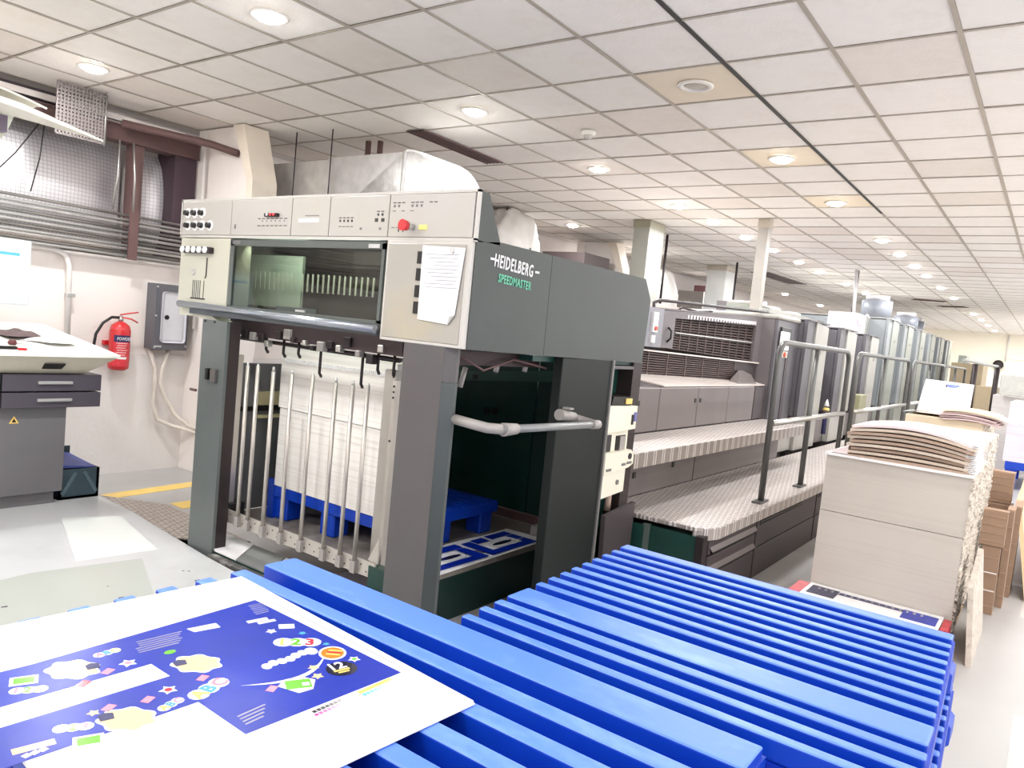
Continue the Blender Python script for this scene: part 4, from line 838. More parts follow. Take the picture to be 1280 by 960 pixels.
tag(MB().cyl((13.6, 5.0, 2.0), (13.6, 5.0, CH-0.01), 0.02, seg=8).build('hanging_rod', darkmech), 'thin dark rod hanging right of the pale column', 'rod')
tag(MB().box(10.2, 11.0, 6.2, 6.999, 2.2, 3.0).build('dark_cabinet', mat('dark_brown_cabinet', (86, 74, 74), 0.6, 0, 0.1, 3)), 'dark brown cabinet on the wall beside the foil-wrapped duct', 'cabinet')
t = thing('wall_cabinet', 'grey cabinet with red-brown side behind the square column', 'cabinet', (16.0, 6.6, 2.3))
MB().box(15.6, 16.4, 6.4, 6.999, 1.9, 2.9).build('body', mat('cabinet_pale', (170, 165, 160), 0.5), t)
MB().box(16.42, 17.2, 6.3, 6.98, 1.9, 3.1).build('side', mat('cabinet_redbrown', (96, 62, 64), 0.6), t)

# ================================================================== PRESS BODY, STEPS AND UNITS
pb = thing('press_drying_section', 'long grey side covers and louvred hood between delivery and first printing unit', 'printing press', (6.6, 3.2, 0))
ZT = 1.33
def side_cover(xs, y, z0, z1, m, par, nm='side_cover', th=0.03, knobs=True):
    for k, (a, b_) in enumerate(zip(xs, xs[1:])):
        p = MB().box(a+0.006, b_-0.006, y, y+th, z0, z1, 0.004).build(nm, m, par)
xs = [4.5, 5.83, 6.66, 7.45, 8.25]
for k, (a, b_) in enumerate(zip(xs, xs[1:])):
    p = MB().box(a+0.006, b_-0.006, 2.67, 2.70, 0.965, ZT, 0.006).build('side_cover', bodym, pb)
    if k in (1, 2):
        xx = b_-0.06 if k == 1 else a+0.06
        MB().box(xx-0.018, xx+0.018, 2.664, 2.671, 1.19, 1.23).build('latch', black, p)
MB().box(5.42, 5.46, 2.664, 2.671, 1.19, 1.23).build('cover_latch', black, pb)
MB().box(8.27, 8.62, 2.67, 2.70, 0.965, ZT-0.005, 0.006).build('side_cover', bodyd, pb)
MB().box(4.6, 8.6, 2.71, 4.9, 0.2, 1.30).build('body_core', bodyd, pb)
# sloping white top covers
lv = lambda x: 3.28-(x-6.0)*0.18     # louvre line
tops = [(4.6, 2.69, 0.0), ]
whitecov = mat('cover_white', (214, 204, 198), 0.35, 0.1, 0.03, 3)
for k in range(3):
    f0, f1 = k/3.0+0.01, (k+1)/3.0
    pts = []
    for x, f in ((5.95, f0), (8.9, f0), (8.9, f1), (5.95-0.0, f1)):
        yb = lv(x); y = 2.69+(yb-2.69)*f; pts.append((x, y, ZT+0.005+0.06*f*(1-(x-5.95)/4)))
    MB().poly(pts, (0, 0, 0.012)).build('top_cover', whitecov, pb)
MB().poly([(5.95, 2.70, ZT), (5.95, 3.2, ZT), (5.95, 3.2, ZT+0.07)], (-0.5, 0, 0)).build('end_wedge', bodyd, pb)
def louvre(nm, x0, x1, z0a, z1a, z0b, z1b, n, mframe, off=0.0, mslat=None):
    """louvred panel standing on the louvre line from x0 to x1 (heights a at x0, b at x1)"""
    ya, yb = lv(x0)+off, lv(x1)+off
    fr = MB().hexa([(x0, ya+0.03, z0a), (x1, yb+0.03, z0b), (x1, yb+0.05, z0b), (x0, ya+0.05, z0a)], [(x0, ya+0.03, z1a), (x1, yb+0.03, z1b), (x1, yb+0.05, z1b), (x0, ya+0.05, z1a)]).build(nm, mframe, pb)
    for k in range(n):
        f = (k+0.5)/n; za = z0a+(z1a-z0a)*f; zb = z0b+(z1b-z0b)*f; h = (z1a-z0a)/n*0.42
        MB().hexa([(x0, ya, za-h), (x1, yb, zb-h), (x1, yb+0.03, zb-h*0.2), (x0, ya+0.03, za-h*0.2)], [(x0, ya, za-h*0.2), (x1, yb, zb-h*0.2), (x1, yb+0.03, zb+h), (x0, ya+0.03, za+h)]).build('louvre_slat', mslat, fr)
    for k in range(11):
        f = k/10.0; x = x0+(x1-x0)*f
        MB().box(x-0.008, x+0.008, lv(x)+off-0.004, lv(x)+off+0.01, z0a+(z0b-z0a)*f, z1a+(z1b-z1a)*f).build('louvre_rib', mslat, fr)
lbrown = mat('louvre_brown', (92, 78, 76), 0.5, 0.2, 0.05, 4); lback = mat('louvre_back', (40, 30, 32), 0.7)
louvre('lower_louvre', 5.0, 8.15, 1.36, 1.64, 1.36, 1.585, 11, lback, 0, lbrown)
MB().hexa([(8.15, lv(8.15), 1.34), (8.62, lv(8.62), 1.34), (8.62, lv(8.62)+0.05, 1.34), (8.15, lv(8.15)+0.05, 1.34)], [(8.15, lv(8.15), 1.585), (8.62, lv(8.62), 1.57), (8.62, lv(8.62)+0.05, 1.57), (8.15, lv(8.15)+0.05, 1.585)]).build('louvre_end_plate', bodyd, pb)
MB().hexa([(5.0, lv(5.0)-0.02, 1.645), (8.75, lv(8.75)-0.02, 1.575), (8.75, lv(8.75)+0.06, 1.575), (5.0, lv(5.0)+0.06, 1.645)], [(5.0, lv(5.0)-0.02, 1.66), (8.75, lv(8.75)-0.02, 1.59), (8.75, lv(8.75)+0.06, 1.59), (5.0, lv(5.0)+0.06, 1.66)]).build('white_trim_rail', whitecov, pb)
louvre('upper_louvre', 6.95, 8.52, 1.655, 1.96, 1.60, 2.0, 13, lback, 0.03, lbrown)
hoodg = mat('hood_grey', (112, 106, 108), 0.4, 0.2, 0.06, 3)
def hoodplate(x0, x1, za0, za1, zb0, zb1, m, nm, off=0.0, th=0.05):
    ya, yb = lv(x0)+off, lv(x1)+off
    return MB().hexa([(x0, ya, za0), (x1, yb, zb0), (x1, yb+th, zb0), (x0, ya+th, za0)], [(x0, ya, za1), (x1, yb, zb1), (x1, yb+th, zb1), (x0, ya+th, za1)]).build(nm, m, pb)
hp_ = hoodplate(6.72, 6.95, 1.66, 2.02, 1.66, 2.03, hoodg, 'hood_end')
MB().tube([(6.84, lv(6.84)-0.005, 1.72), (6.84, lv(6.84)-0.04, 1.76), (6.84, lv(6.84)-0.04, 1.83), (6.84, lv(6.84)-0.005, 1.86)], 0.01, 6).build('hood_handle', black, hp_)
hp2 = hoodplate(8.52, 8.85, 1.60, 2.09, 1.40, 2.10, hoodg, 'hood_end')
MB().cyl((8.68, lv(8.68)-0.04, 1.86), (8.68, lv(8.68), 1.86), 0.025).build('hood_handle', black, hp2)
MB().tube([(8.68, lv(8.68)-0.03, 1.86), (8.68, lv(8.68)-0.05, 1.75), (8.70, lv(8.7)-0.01, 1.72)], 0.008, 6).build('hood_lever', black, hp2)
hoodplate(6.95, 8.52, 1.96, 2.03, 2.0, 2.09, hoodg, 'hood_top_band')
hoodplate(7.15, 8.50, 1.972, 2.01, 2.01, 2.05, mat('light_strip_grille', (206, 200, 202), 0.35, 0.4, 0.1, 8), 'light_strip', off=-0.006, th=0.01)
for k in range(24):
    x = 7.18+k*0.055; hoodplate(x, x+0.008, 1.973, 2.008, 1.975, 2.012, bodyd, 'strip_rib', off=-0.012, th=0.006)
hoodplate(7.0, 8.5, 1.815, 1.825, 1.805, 1.815, alu, 'cross_strip', off=0.015, th=0.01)
MB().hexa([(6.55, lv(6.55), 2.02), (8.85, lv(8.85), 2.10), (8.85, 4.6, 2.10), (6.55, 4.6, 2.02)], [(6.55, lv(6.55), 2.035), (8.85, lv(8.85), 2.115), (8.85, 4.6, 2.115), (6.55, 4.6, 2.035)]).build('hood_roof', hoodg, pb)
MB().box(6.2, 6.55, 3.3, 4.6, 1.36, 2.02).build('hood_core', mat('hood_blue_grey', (132, 132, 138), 0.45, 0.1, 0.04, 3), pb)
MB().tube([(6.58, lv(6.6), 1.98), (6.60, lv(6.6)+0.02, 2.08), (6.72, lv(6.7)+0.03, 2.115), (8.8, lv(8.8)+0.03, 2.18)], 0.016, 8).build('roof_rail', darkmech, pb)
MB().tube([(7.4, 3.3, 2.05), (7.5, 3.3, 2.10), (7.8, 3.25, 2.08), (8.1, 3.2, 2.11)], 0.012, 6).build('roof_hose', darkmech, pb)
MB().box(7.0, 8.6, 3.35, 4.3, 2.05, 2.10).build('roof_plate', whitecov, pb)
MB().poly([(6.1, 3.12, 2.03), (6.70, 3.12, 2.03), (6.70, 3.12, 1.66), (6.1, 3.12, 1.66)], (0, 0.1, 0)).build('hood_blue_panel', mat('hood_blue_grey', (0, 0, 0)), pb)
MB().box(6.44, 6.54, 3.095, 3.12, 1.80, 1.985).build('switch_plate', paperw, pb)
MB().cyl((6.49, 3.08, 1.835), (6.49, 3.096, 1.835), 0.022).build('stop_switch', mat('stop_red_brown', (196, 84, 60), 0.4), pb)
MB().box(6.45, 6.52, 3.10, 3.12, 1.70, 1.77).build('switch_label', paperw, pb)
MB().hexa([(7.9, 2.72, 1.345), (8.55, 2.72, 1.345), (8.55, 2.85, 1.36), (7.9, 2.85, 1.36)], [(7.95, 2.75, 1.36), (8.5, 2.75, 1.36), (8.55, 2.86, 1.49), (8.2, 2.86, 1.49)]).build('chute_panel', bodym, pb)
# steps (tread plate)
cw = thing('press_steps', 'tread plate walkway and upper step along the press side', 'walkway', (9, 2.0, 0))
XE = 20.5
b = MB().poly([(4.57, 2.45, 0.52), (4.60, 1.76, 0.52), (4.66, 1.69, 0.52), (4.75, 1.66, 0.52), (XE, 1.66, 0.52), (XE, 2.45, 0.52)], (0, 0, 0.03)); b.build('walkway_plate', tread, cw, bevel=0.006)
MB().poly([(4.60, 1.77, 0.47), (4.655, 1.688, 0.47), (4.75, 1.655, 0.47), (XE, 1.655, 0.47), (XE, 1.67, 0.47), (4.75, 1.67, 0.47), (4.665, 1.70, 0.47), (4.61, 1.78, 0.47)], (0, 0, 0.075)).build('walkway_lip', tread, cw)
MB().box(4.5, 8.62, 2.20, 2.67, 0.93, 0.96).build('upper_step', tread, cw, bevel=0.006)
MB().box(4.5, 8.62, 2.195, 2.215, 0.855, 0.955).build('step_lip', mat_tread('tread_lip', (176, 168, 162)), cw)
rx = [4.5, 6.17, 8.45]
MB().box(4.5, 8.62, 2.44, 2.46, 0.78, 0.93).build('lip_shade_strip', brownsh, cw)  # shade under the step lip, painted as a brown strip
for a, b_ in zip([4.5, 6.20, 9.8], [6.19, 8.6, 9.81]):
    if b_-a < 0.1: continue
    p = MB().box(a+0.004, b_-0.004, 2.45, 2.47, 0.553, 0.80).build('riser_panel', bodym, cw)
for xx, zz in ((5.05, 0.71), (5.75, 0.73)): MB().box(xx-0.022, xx+0.022, 2.442, 2.451, zz-0.022, zz+0.022).build('riser_latch', black, cw)
MB().box(4.66, XE, 1.72, 1.74, 0, 0.5).build('walkway_core', mat('core_dark', (24, 20, 22), 0.7), cw)
# green end under the walkway
MB().box(4.60, 4.63, 1.74, 2.10, 0.02, 0.49).box(4.56, 4.59, 2.10, 2.5, 0.02, 0.49).build('end_panel', darkgreen, cw)
MB().box(4.57, 4.61, 2.07, 2.11, 0.02, 0.50).build('end_rib', mat('rib_pale', (86, 96, 90), 0.5), cw)
MB().box(4.58, 4.66, 1.69, 1.74, 0.0, 0.50).build('corner_post', darkmech, cw)
# drawers under the walkway
fx = [(4.68, 5.62)]
for (z0, z1) in ((0.37, 0.49), (0.24, 0.355), (0.0, 0.225)):
    d_ = MB().box(4.68, 5.62, 1.685, 1.72, z0, z1, 0.004).build('drawer', bodyd, cw)
    if z0 > 0.1:
        MB().box(4.72, 5.58, 1.672, 1.686, z0+0.005, z0+0.018).build('drawer_grip', black, d_)
        MB().hexa([(4.70, 1.665, z0+0.02), (5.60, 1.665, z0+0.02), (5.60, 1.69, z0+0.05), (4.70, 1.69, z0+0.05)], [(4.70, 1.668, z0+0.024), (5.60, 1.668, z0+0.024), (5.60, 1.69, z0+0.056), (4.70, 1.69, z0+0.056)]).build('drawer_edge', bodym, d_)
for (a, b_) in ((5.66, 7.35), (7.39, 9.4), (9.44, 11.5), (11.54, 14.0), (14.04, 17.0), (17.04, 20.5)):
    MB().box(a, b_, 1.69, 1.72, 0.24, 0.495, 0.003).build('skirt_panel', bodyd, cw)
    MB().box(a, b_, 1.69, 1.72, 0.0, 0.23, 0.003).build('skirt_panel', bodyd, cw)
    for k in range(3): MB().box(a+0.06, a+min(1.2, b_-a-0.2), 1.683, 1.692, 0.45-0.022*k, 0.46-0.022*k).build('vent_slot', black, cw)
# printing units
def unit(x, ztop, first, label, tall=False):
    t = thing('printing_unit', label, 'printing press unit', (x, 3.7, 0), 'printing units in line')
    mf, ms = (unit_lf, unit_ls) if tall else (unit_f, unit_s)
    W = 0.93
    zb = 0.55
    # front cover with slightly falling top
    MB().poly([(x+0.33, 2.50, zb+0.42), (x+0.33, 2.50, ztop), (x+W, 2.50, ztop-0.035), (x+W, 2.50, zb+0.42)], (0, 0.05, 0)).build('front_cover', mf, t)
    MB().poly([(x, 2.52, zb+0.42), (x, 2.52, ztop), (x+0.32, 2.52, ztop), (x+0.32, 2.52, zb+0.42)], (0, 0.05, 0)).build('front_cover', ms, t)
    MB().box(x, x+W, 2.56, 4.55, zb+0.42, ztop-0.02, 0.004).build('unit_body', ms, t)
    MB().box(x, x+W, 2.52, 2.60, zb, zb+0.41, 0.004).build('base_cover', mf, t)
    MB().box(x, x+W, 2.6, 4.55, 0.0, zb+0.41).build('unit_base', bodyd, t)
    MB().box(x+W, x+1.69, 2.85, 4.5, 0.2, ztop-0.35).build('gap_cover', mat('gap_dark', (40, 38, 42), 0.6), t)
    MB().box(x+W, x+1.69, 2.60, 2.64, zb, zb+0.35, 0.004).build('gap_base_cover', bodym, t)
    MB().box(x, x+W+0.005, 2.49, 4.55, ztop-0.003, ztop+0.012).build('top_lid', mat('lid_grey', (180, 178, 174), 0.5) if tall else unit_s, t)
    MB().box(x+0.62, x+0.86, 2.494, 2.501, ztop-0.36, ztop-0.345).box(x+0.62, x+0.64, 2.49, 2.501, ztop-0.40, ztop-0.35).build('badge', joint_m, t)
    return t
ol = ['first', 'second', 'third', 'fourth', 'fifth', 'sixth', 'seventh', 'eighth', 'ninth']
for k in range(9):
    x = 9.48+1.70*k; tall = k >= 3
    unit(x, 2.52 if tall else 2.15, k == 0, ('%s printing unit from the delivery end, %s' % (ol[k], 'tall with blue-grey sides' if tall else 'low with brown-grey covers')), tall)
# control section between louvres and first unit
t = thing('coating_unit', 'grey coating unit with white screen panel and red stop plate beside the louvres', 'printing press unit', (9.0, 3.7, 0))
MB().box(8.64, 9.46, 2.62, 2.66, 0.56, 2.10, 0.006).build('front_cover', unit_s, t)
MB().box(8.64, 9.46, 2.66, 4.55, 0.1, 2.10).build('unit_body', hoodg, t)
MB().box(8.63, 9.47, 2.6, 4.55, 2.10, 2.155, 0.02, 2).build('rounded_top', unit_f, t)
MB().box(8.74, 9.12, 2.60, 2.622, 1.78, 2.02, 0.004).build('dark_recess', black, t)
MB().box(8.70, 9.02, 2.585, 2.603, 1.76, 1.97, 0.004).build('screen_panel', paperw, t)
MB().box(8.72, 8.98, 2.58, 2.60, 1.675, 1.745, 0.004).build('stop_plate', hoodm, t)
MB().cyl((8.85, 2.56, 1.71), (8.85, 2.58, 1.71), 0.03).build('stop_button', mat('stop_red_brown', (0, 0, 0)), t)
MB().box(9.05, 9.15, 2.612, 2.622, 0.6, 1.72).build('door_seam', bodyd, t)
MB().box(8.64, 9.46, 2.56, 2.60, 0.56, 0.92, 0.004).build('base_cover', unit_f, t)
# small signal lamp
t = thing('signal_post', 'small yellow and white signal cone standing by the first unit', 'signal', (10.5, 2.42, 0.96))
MB().lathe((10.5, 2.43, 0.72), [(0.03, 0), (0.03, 0.24), (0.045, 0.26), (0.045, 0.32), (0.02, 0.34)], 12).build('stem', navy, t)
MB().lathe((10.5, 2.43, 1.0), [(0.045, 0), (0.045, 0.05), (0.03, 0.07)], 12).build('ring', yellow, t)
MB().lathe((10.5, 2.43, 1.09), [(0.035, 0), (0.02, 0.05), (0.004, 0.09)], 12).build('cone', paperw, t)
tag(MB().box(12.3, 12.75, 2.38, 2.5, 0.98, 1.22, 0.01).build('ink_can', mat('can_olive', (150, 148, 118), 0.5, 0.2, 0.1, 6)), 'olive metal can on the walkway between units behind the second rail', 'can')
# roof of the units: cable channel, white box, fume pipes, grey box
t = thing('cable_channel', 'long dark grey channel lying across the low printing units', 'channel', (12, 3.8, 2.2))
MB().box(10.0, 14.0, 3.5, 3.9, 2.17, 2.36).build('channel_body', hoodg, t)
MB().box(10.0, 14.0, 3.47, 3.5, 2.29, 2.36).build('channel_lip', unit_f, t)
MB().box(10.0, 14.0, 3.46, 3.5, 2.20, 2.28).build('channel_face', mat('channel_dark', (66, 70, 74), 0.4), t)
for k, x in enumerate((10.4, 11.2, 12.3)): MB().box(x, x+0.35, 3.5, 3.7, 2.36, 2.40).build('white_cap', whitecov, t)
t = thing('ventilation_box', 'small white and green-grey box on the hood left of the units', 'box', (9.5, 3.4, 2.1))
MB().box(9.3, 10.1, 3.2, 3.5, 2.16, 2.30, 0.01).build('body', unit_lf, t)
MB().box(9.3, 10.1, 3.19, 3.5, 2.30, 2.33, 0.01).build('lid', whitecov, t)
MB().tube([(10.25, 3.35, 2.16), (10.25, 3.35, 2.34), (10.35, 3.35, 2.38)], 0.03, 8).build('pipe', whitecov, t)
t = thing('roof_cabinet', 'white cabinet with a pink-outlined label on top of the units', 'cabinet', (14.3, 3.0, 2.17))
rw = mat('roof_cabinet_white', (186, 182, 184), 0.5, 0, 0.02, 3)
MB().box(13.55, 14.35, 2.85, 3.3, 2.17, 2.53, 0.004).build('body', rw, t)
lbp = MB().box(13.66, 14.02, 2.842, 2.851, 2.33, 2.42).build('label_frame', mat('label_pinkish', (196, 160, 190), 0.5), t)
MB().box(13.69, 13.99, 2.838, 2.843, 2.345, 2.405).build('label_field', rw, lbp)
MB().box(14.38, 14.55, 2.85, 3.3, 2.17, 2.52, 0.004).build('side_rib', unit_lf, t)
MB().tube([(14.6, 2.85, 2.0), (14.6, 2.85, 2.5), (14.5, 2.88, 2.56)], 0.025, 8).build('pipe', rw, t)
MB().cyl((14.4, 3.1, 2.53), (14.4, 3.1, CH), 0.03, seg=8).build('riser_pipe', darkmech, t)
MB().cyl((14.25, 3.05, 2.53), (14.32, 3.1, CH), 0.03, seg=8).build('riser_pipe', rw, t)
for k, (x, y) in enumerate(((15.1, 2.85), (19.3, 3.0), (21.0, 3.1))):
    t = thing('fume_pipe', '%s round blue-grey pipe stub on top of the tall units' % ('nearest', 'middle', 'farthest')[k], 'pipe', (x, y, 2.53), 'pipe stubs on the tall units')
    MB().cyl((x, y, 2.53), (x, y, 2.86), 0.26, seg=22).build('pipe_body', mat('fume_pipe', (122, 126, 134), 0.45, 0.1), t)
    MB().cyl((x, y, 2.86), (x, y, 2.95), 0.2, 0.2, seg=22).build('pipe_collar', rw, t)
# feeder block at the far end
t = thing('feeder', 'dark feeder end with green-grey panels at the far end of the press', 'machine', (25.5, 2.8, 0))
MB().box(25.0, 26.0, 2.2, 2.4, 0.0, 2.2).build('panel', unit_lf, t)
MB().box(25.2, 25.8, 2.15, 2.2, 0.9, 2.0).build('opening', mat('feeder_dark', (52, 62, 60), 0.5), t)
# guard rails
def guard(x0, x1, xm, label):
    t = thing('guard_rail', label, 'railing', (x0, 1.75, 0.55), 'guard rails along the walkway')
    r = 0.024; y = 1.75; zt = 1.80
    pts = [(x0, y, 0.56), (x0, y, 1.66)]+[(x0+0.14-0.14*math.cos(a), y, 1.66+0.14*math.sin(a)) for a in (0.4, 0.8, 1.2, 1.57)]+[(x1-0.14+0.14*math.sin(a), y, 1.66+0.14*math.cos(a)) for a in (0, 0.4, 0.8, 1.2, 1.57)]+[(x1, y, 0.56)]
    MB().tube(pts, r, 12).build('rail_frame', railp, t)
    MB().cyl((xm, y, 0.56), (xm, y, 1.79), 0.024, seg=10).build('middle_post', railp, t)
    MB().cyl((x0, y-0.01, 1.17), (x1, y-0.01, 1.17), 0.024, seg=10).build('middle_rail', steel, t)
    for x in (x0, x1, xm): MB().box(x-0.10, x+0.10, y-0.03, y+0.04, 0.552, 0.566).build('foot_plate', railp, t)
    return t
guard(5.87, 8.25, 6.97, 'nearest arched guard rail standing on the tread plate walkway')
guard(8.66, 12.05, 10.2, 'second arched guard rail along the press walkway')
guard(12.45, 16.0, 14.2, 'third guard rail, partly behind the standing white sheet')
guard(16.15, 20.0, 18.0, 'farthest guard rail seen above the standing white sheet')
t = thing('end_frame', 'thin dark frame of posts behind the far guard rail', 'frame', (18, 1.2, 0))
for x in (17.2, 18.4): MB().cyl((x, 1.35-(x-17.2)*0.25, 0), (x, 1.35-(x-17.2)*0.25, 2.0-0.1), 0.05, seg=8).build('post', postdark, t)
MB().cyl((16.6, 1.5, 1.95), (18.4, 1.05, 1.9), 0.03, seg=8).build('top_bar', mat('bar_grey', (170, 170, 164), 0.4), t)

# ================================================================== FOREGROUND PALLETS AND SHEET
def stack_pallet(root, slats, x0, x1, y0, y1, sh, z0, zt, depth, feet):
    MB().poly([(x0, y0, zt-depth-0.02), (x1, y0+sh, zt-depth-0.02), (x1, y1+sh, zt-depth-0.02), (x0, y1, zt-depth-0.02)], (0, 0, 0.02)).build('deck', bluein, root)
    for (xa, xb) in slats:
        f = ((xa+xb)/2-x0)/(x1-x0)
        w_ = xb-xa
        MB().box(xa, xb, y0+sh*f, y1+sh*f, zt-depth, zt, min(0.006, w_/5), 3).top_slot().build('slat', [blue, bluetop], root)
    for fx in feet:
        for fy in (y0+0.03, (y0+y1)/2-0.07, y1-0.17):
            MB().box(fx, fx+0.13, fy, fy+0.13, z0, zt-depth-0.02, 0.01).build('foot', blue, root)
    f = MB().poly([(x0, y0-0.006, zt-depth-0.035), (x1, y0+sh-0.006, zt-depth-0.035), (x1, y0+sh+0.006, zt-depth-0.035), (x0, y0+0.006, zt-depth-0.035)], (0, 0, depth+0.012)).build('side_rim', blue, root)
s2 = [(1.698, 1.733), (1.786, 1.821), (1.866, 1.905), (1.942, 2.062)]+[(2.113+0.0826*k, 2.148+0.0826*k) for k in range(8)]+[(2.775, 2.84)]
s1 = [(1.525, 1.650), (1.400, 1.455), (1.280, 1.334), (1.156, 1.212), (1.036, 1.092), (0.916, 0.972), (0.796, 0.852), (0.60, 0.73)]
PH = 0.15
lblk = ['topmost', 'second from the top', 'third from the top', 'fourth from the top', 'bottom']
root2 = thing('plastic_pallet', 'blue slatted plastic pallet, topmost of the right stack beside the white board stack', 'pallet', (2.27, 0.75, 0.70), 'blue plastic pallets stacked in the foreground')
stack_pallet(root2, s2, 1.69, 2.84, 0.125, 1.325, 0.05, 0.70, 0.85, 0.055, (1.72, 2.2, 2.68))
ch2 = children(root2)
for k in range(1, 5):
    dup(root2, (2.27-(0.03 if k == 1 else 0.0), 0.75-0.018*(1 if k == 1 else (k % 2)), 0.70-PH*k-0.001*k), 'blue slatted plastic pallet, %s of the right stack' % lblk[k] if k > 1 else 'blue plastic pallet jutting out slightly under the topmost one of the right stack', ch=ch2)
root1 = thing('plastic_pallet', 'blue plastic pallet with wide-spaced slats carrying the printed white board', 'pallet', (1.1, 1.1, 0.70), 'blue plastic pallets stacked in the foreground')
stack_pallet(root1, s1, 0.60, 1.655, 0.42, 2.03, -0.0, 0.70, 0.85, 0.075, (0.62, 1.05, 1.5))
for q in children(root1):
    pass
ch1 = children(root1)
for k in range(1, 5):
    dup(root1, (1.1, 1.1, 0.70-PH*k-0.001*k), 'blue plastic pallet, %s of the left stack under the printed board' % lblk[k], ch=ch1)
# printed board
SU = Vector((-0.07, -0.98, 0)).normalized()      # along the far edge, left to right in the photo
SV = Vector((-SU.y, SU.x, 0)); SV = Vector((0.98, -0.07, 0)).normalized()
SO = Vector((1.39, 1.95, 0.8525))
def sp(u, v, z=0.0):   # u: metres right along far edge, v: metres toward the near edge
    p = SO+SU*u-SV*v; return (p.x, p.y, SO.z+z)
bd = thing('printed_board', 'glossy white board printed with a blue box design lying on the left pallet', 'printed board', (1.0, 1.5, 0.8525))
MB().poly([sp(0, 0), sp(0.985, 0), sp(0.985, 0.78), sp(0, 0.78)], (0, 0, 0.004)).build('lower_sheet', white, bd)
ws = mat('board_white', (236, 234, 238), 0.3, 0, 0.005, 3)
MB().poly([sp(-0.002, 0.002, 0.0045), sp(0.982, 0.001, 0.0045), sp(0.982, 0.78, 0.0045), sp(0.0, 0.78, 0.0045)], (0, 0, 0.004)).build('top_sheet', ws, bd)
ZP = 0.0088
def w2s(x, y):
    d = Vector((x, y, 0))-Vector((SO.x, SO.y, 0)); return (d.dot(SU), -d.dot(SV))
def wp(pts, m, nm, lift=0.0, par=None):
    return MB().poly([(x, y, SO.z+ZP+lift) for x, y in pts], (0, 0, 0.0004)).build(nm, m, par or bd)
A, B_, C_, D_ = (1.305, 1.765), (1.295, 1.175), (0.885, 1.195), (0.888, 1.365)
wp([A, B_, C_, D_, (0.45, 1.385), (0.45, 1.525), (0.905, 1.505), (0.905, 1.585), (0.45, 1.605), (0.45, 1.765), (0.72, 1.745)], printb, 'blue_print')
def el(x, y, rx, ry, m, nm='print_shape', lift=0.0005, n=16, rot=0.0):
    pts = []
    for k in range(n):
        a = 2*math.pi*k/n; dx, dy = rx*math.cos(a), ry*math.sin(a)
        pts.append((x+dx*math.cos(rot)-dy*math.sin(rot), y+dx*math.sin(rot)+dy*math.cos(rot)))
    return wp(pts, m, nm, lift)
def rc(x, y, hx, hy, m, nm='print_shape', lift=0.0005, rot=0.0):
    pts = [(x+dx*math.cos(rot)-dy*math.sin(rot), y+dx*math.sin(rot)+dy*math.cos(rot)) for dx, dy in ((-hx, -hy), (hx, -hy), (hx, hy), (-hx, hy))]
    return wp(pts, m, nm, lift)
def star(x, y, r, m, m2=None, lift=0.0005):
    pts = []
    for k in range(10):
        a = math.pi*k/5+0.3; q = r if k % 2 == 0 else r*0.55; pts.append((x+q*math.cos(a), y+q*math.sin(a)))
    wp(pts, m, 'star_print', lift)
    if m2: el(x, y, r*0.4, r*0.4, m2, 'star_centre', lift+0.0005, 8)
def blob(x, y, s, rot=0.0):
    for lift, g, m in ((0.0005, 1.12, P['white']), (0.001, 1.0, P['cream'])):
        pts = []
        for k in range(40):
            a = 2*math.pi*k/40; r = s*g*(1+0.09*math.sin(7*a))
            dx, dy = r*0.8*math.cos(a), r*math.sin(a)
            pts.append((x+dx*math.cos(rot)-dy*math.sin(rot), y+dx*math.sin(rot)+dy*math.cos(rot)))
        wp(pts, m, 'cloud_print', lift)
blob(0.772, 1.665, 0.049, 0.6); blob(0.978, 1.520, 0.049, 0.6); blob(0.755, 1.395, 0.049, 0.6)
for (x, y) in ((0.806, 1.652), (0.950, 1.545), (0.728, 1.428)): wp([(x-0.014, y-0.010), (x+0.010, y-0.016), (x+0.018, y+0.006), (x+0.004, y+0.017), (x-0.010, y+0.012)], navy, 'dark_mark', 0.0016)
def letters(txt, x, y, size, cols, rot):
    dx, dy = math.cos(rot), math.sin(rot)
    for k, chh in enumerate(txt):
        px, py = x+dx*size*0.68*k, y+dy*size*0.68*k
        cx, cy = px+dx*size*0.32-dy*size*0.33, py+dy*size*0.32+dx*size*0.33
        el(cx, cy, size*0.50, size*0.50, P['white'], 'letter_halo', 0.0004+0.00015*k, 12)
        text_mesh('letter_print', chh, size*1.0, P[cols[k]], bd, (px, py, SO.z+ZP+0.0014), (dx, dy, 0), (-dy, dx, 0), 0.0003, 1.0, size*0.035)
letters('123', 1.170, 1.485, 0.050, ('yellow', 'green', 'red'), -0.72)
letters('ABC', 0.895, 1.372, 0.045, ('yellow', 'teal', 'pink'), 0.30)
letters('ABC', 0.820, 1.377, 0.026, ('yellow', 'teal', 'pink'), 0.25)
letters('ABC', 0.835, 1.690, 0.026, ('pink', 'teal', 'yellow'), 0.0)
letters('123', 0.640, 1.640, 0.030, ('pink', 'green', 'orange'), -0.55); letters('123', 0.640, 1.440, 0.030, ('orange', 'green', 'pink'), -0.55)
el(1.243, 1.360, 0.038, 0.034, P['white'], 'badge_rim', 0.0005, 16, 0.8); el(1.243, 1.360, 0.031, 0.028, P['orange'], 'badge_disc', 0.001, 16, 0.8)
for k in range(3): rc(1.238+0.009*k, 1.352+0.006*k, 0.017, 0.003, P['yellow'] if k != 1 else P['red'], 'badge_stripe', 0.0015, -0.9)
el(1.205, 1.282, 0.038, 0.036, P['black'], 'round_badge', 0.0005)
text_mesh('number_print', '12', 0.046, P['white'], bd, (1.176, 1.290, SO.z+ZP+0.0013), (0.97, -0.22, 0), (0.22, 0.97, 0), 0.0003, 1, 0.001)
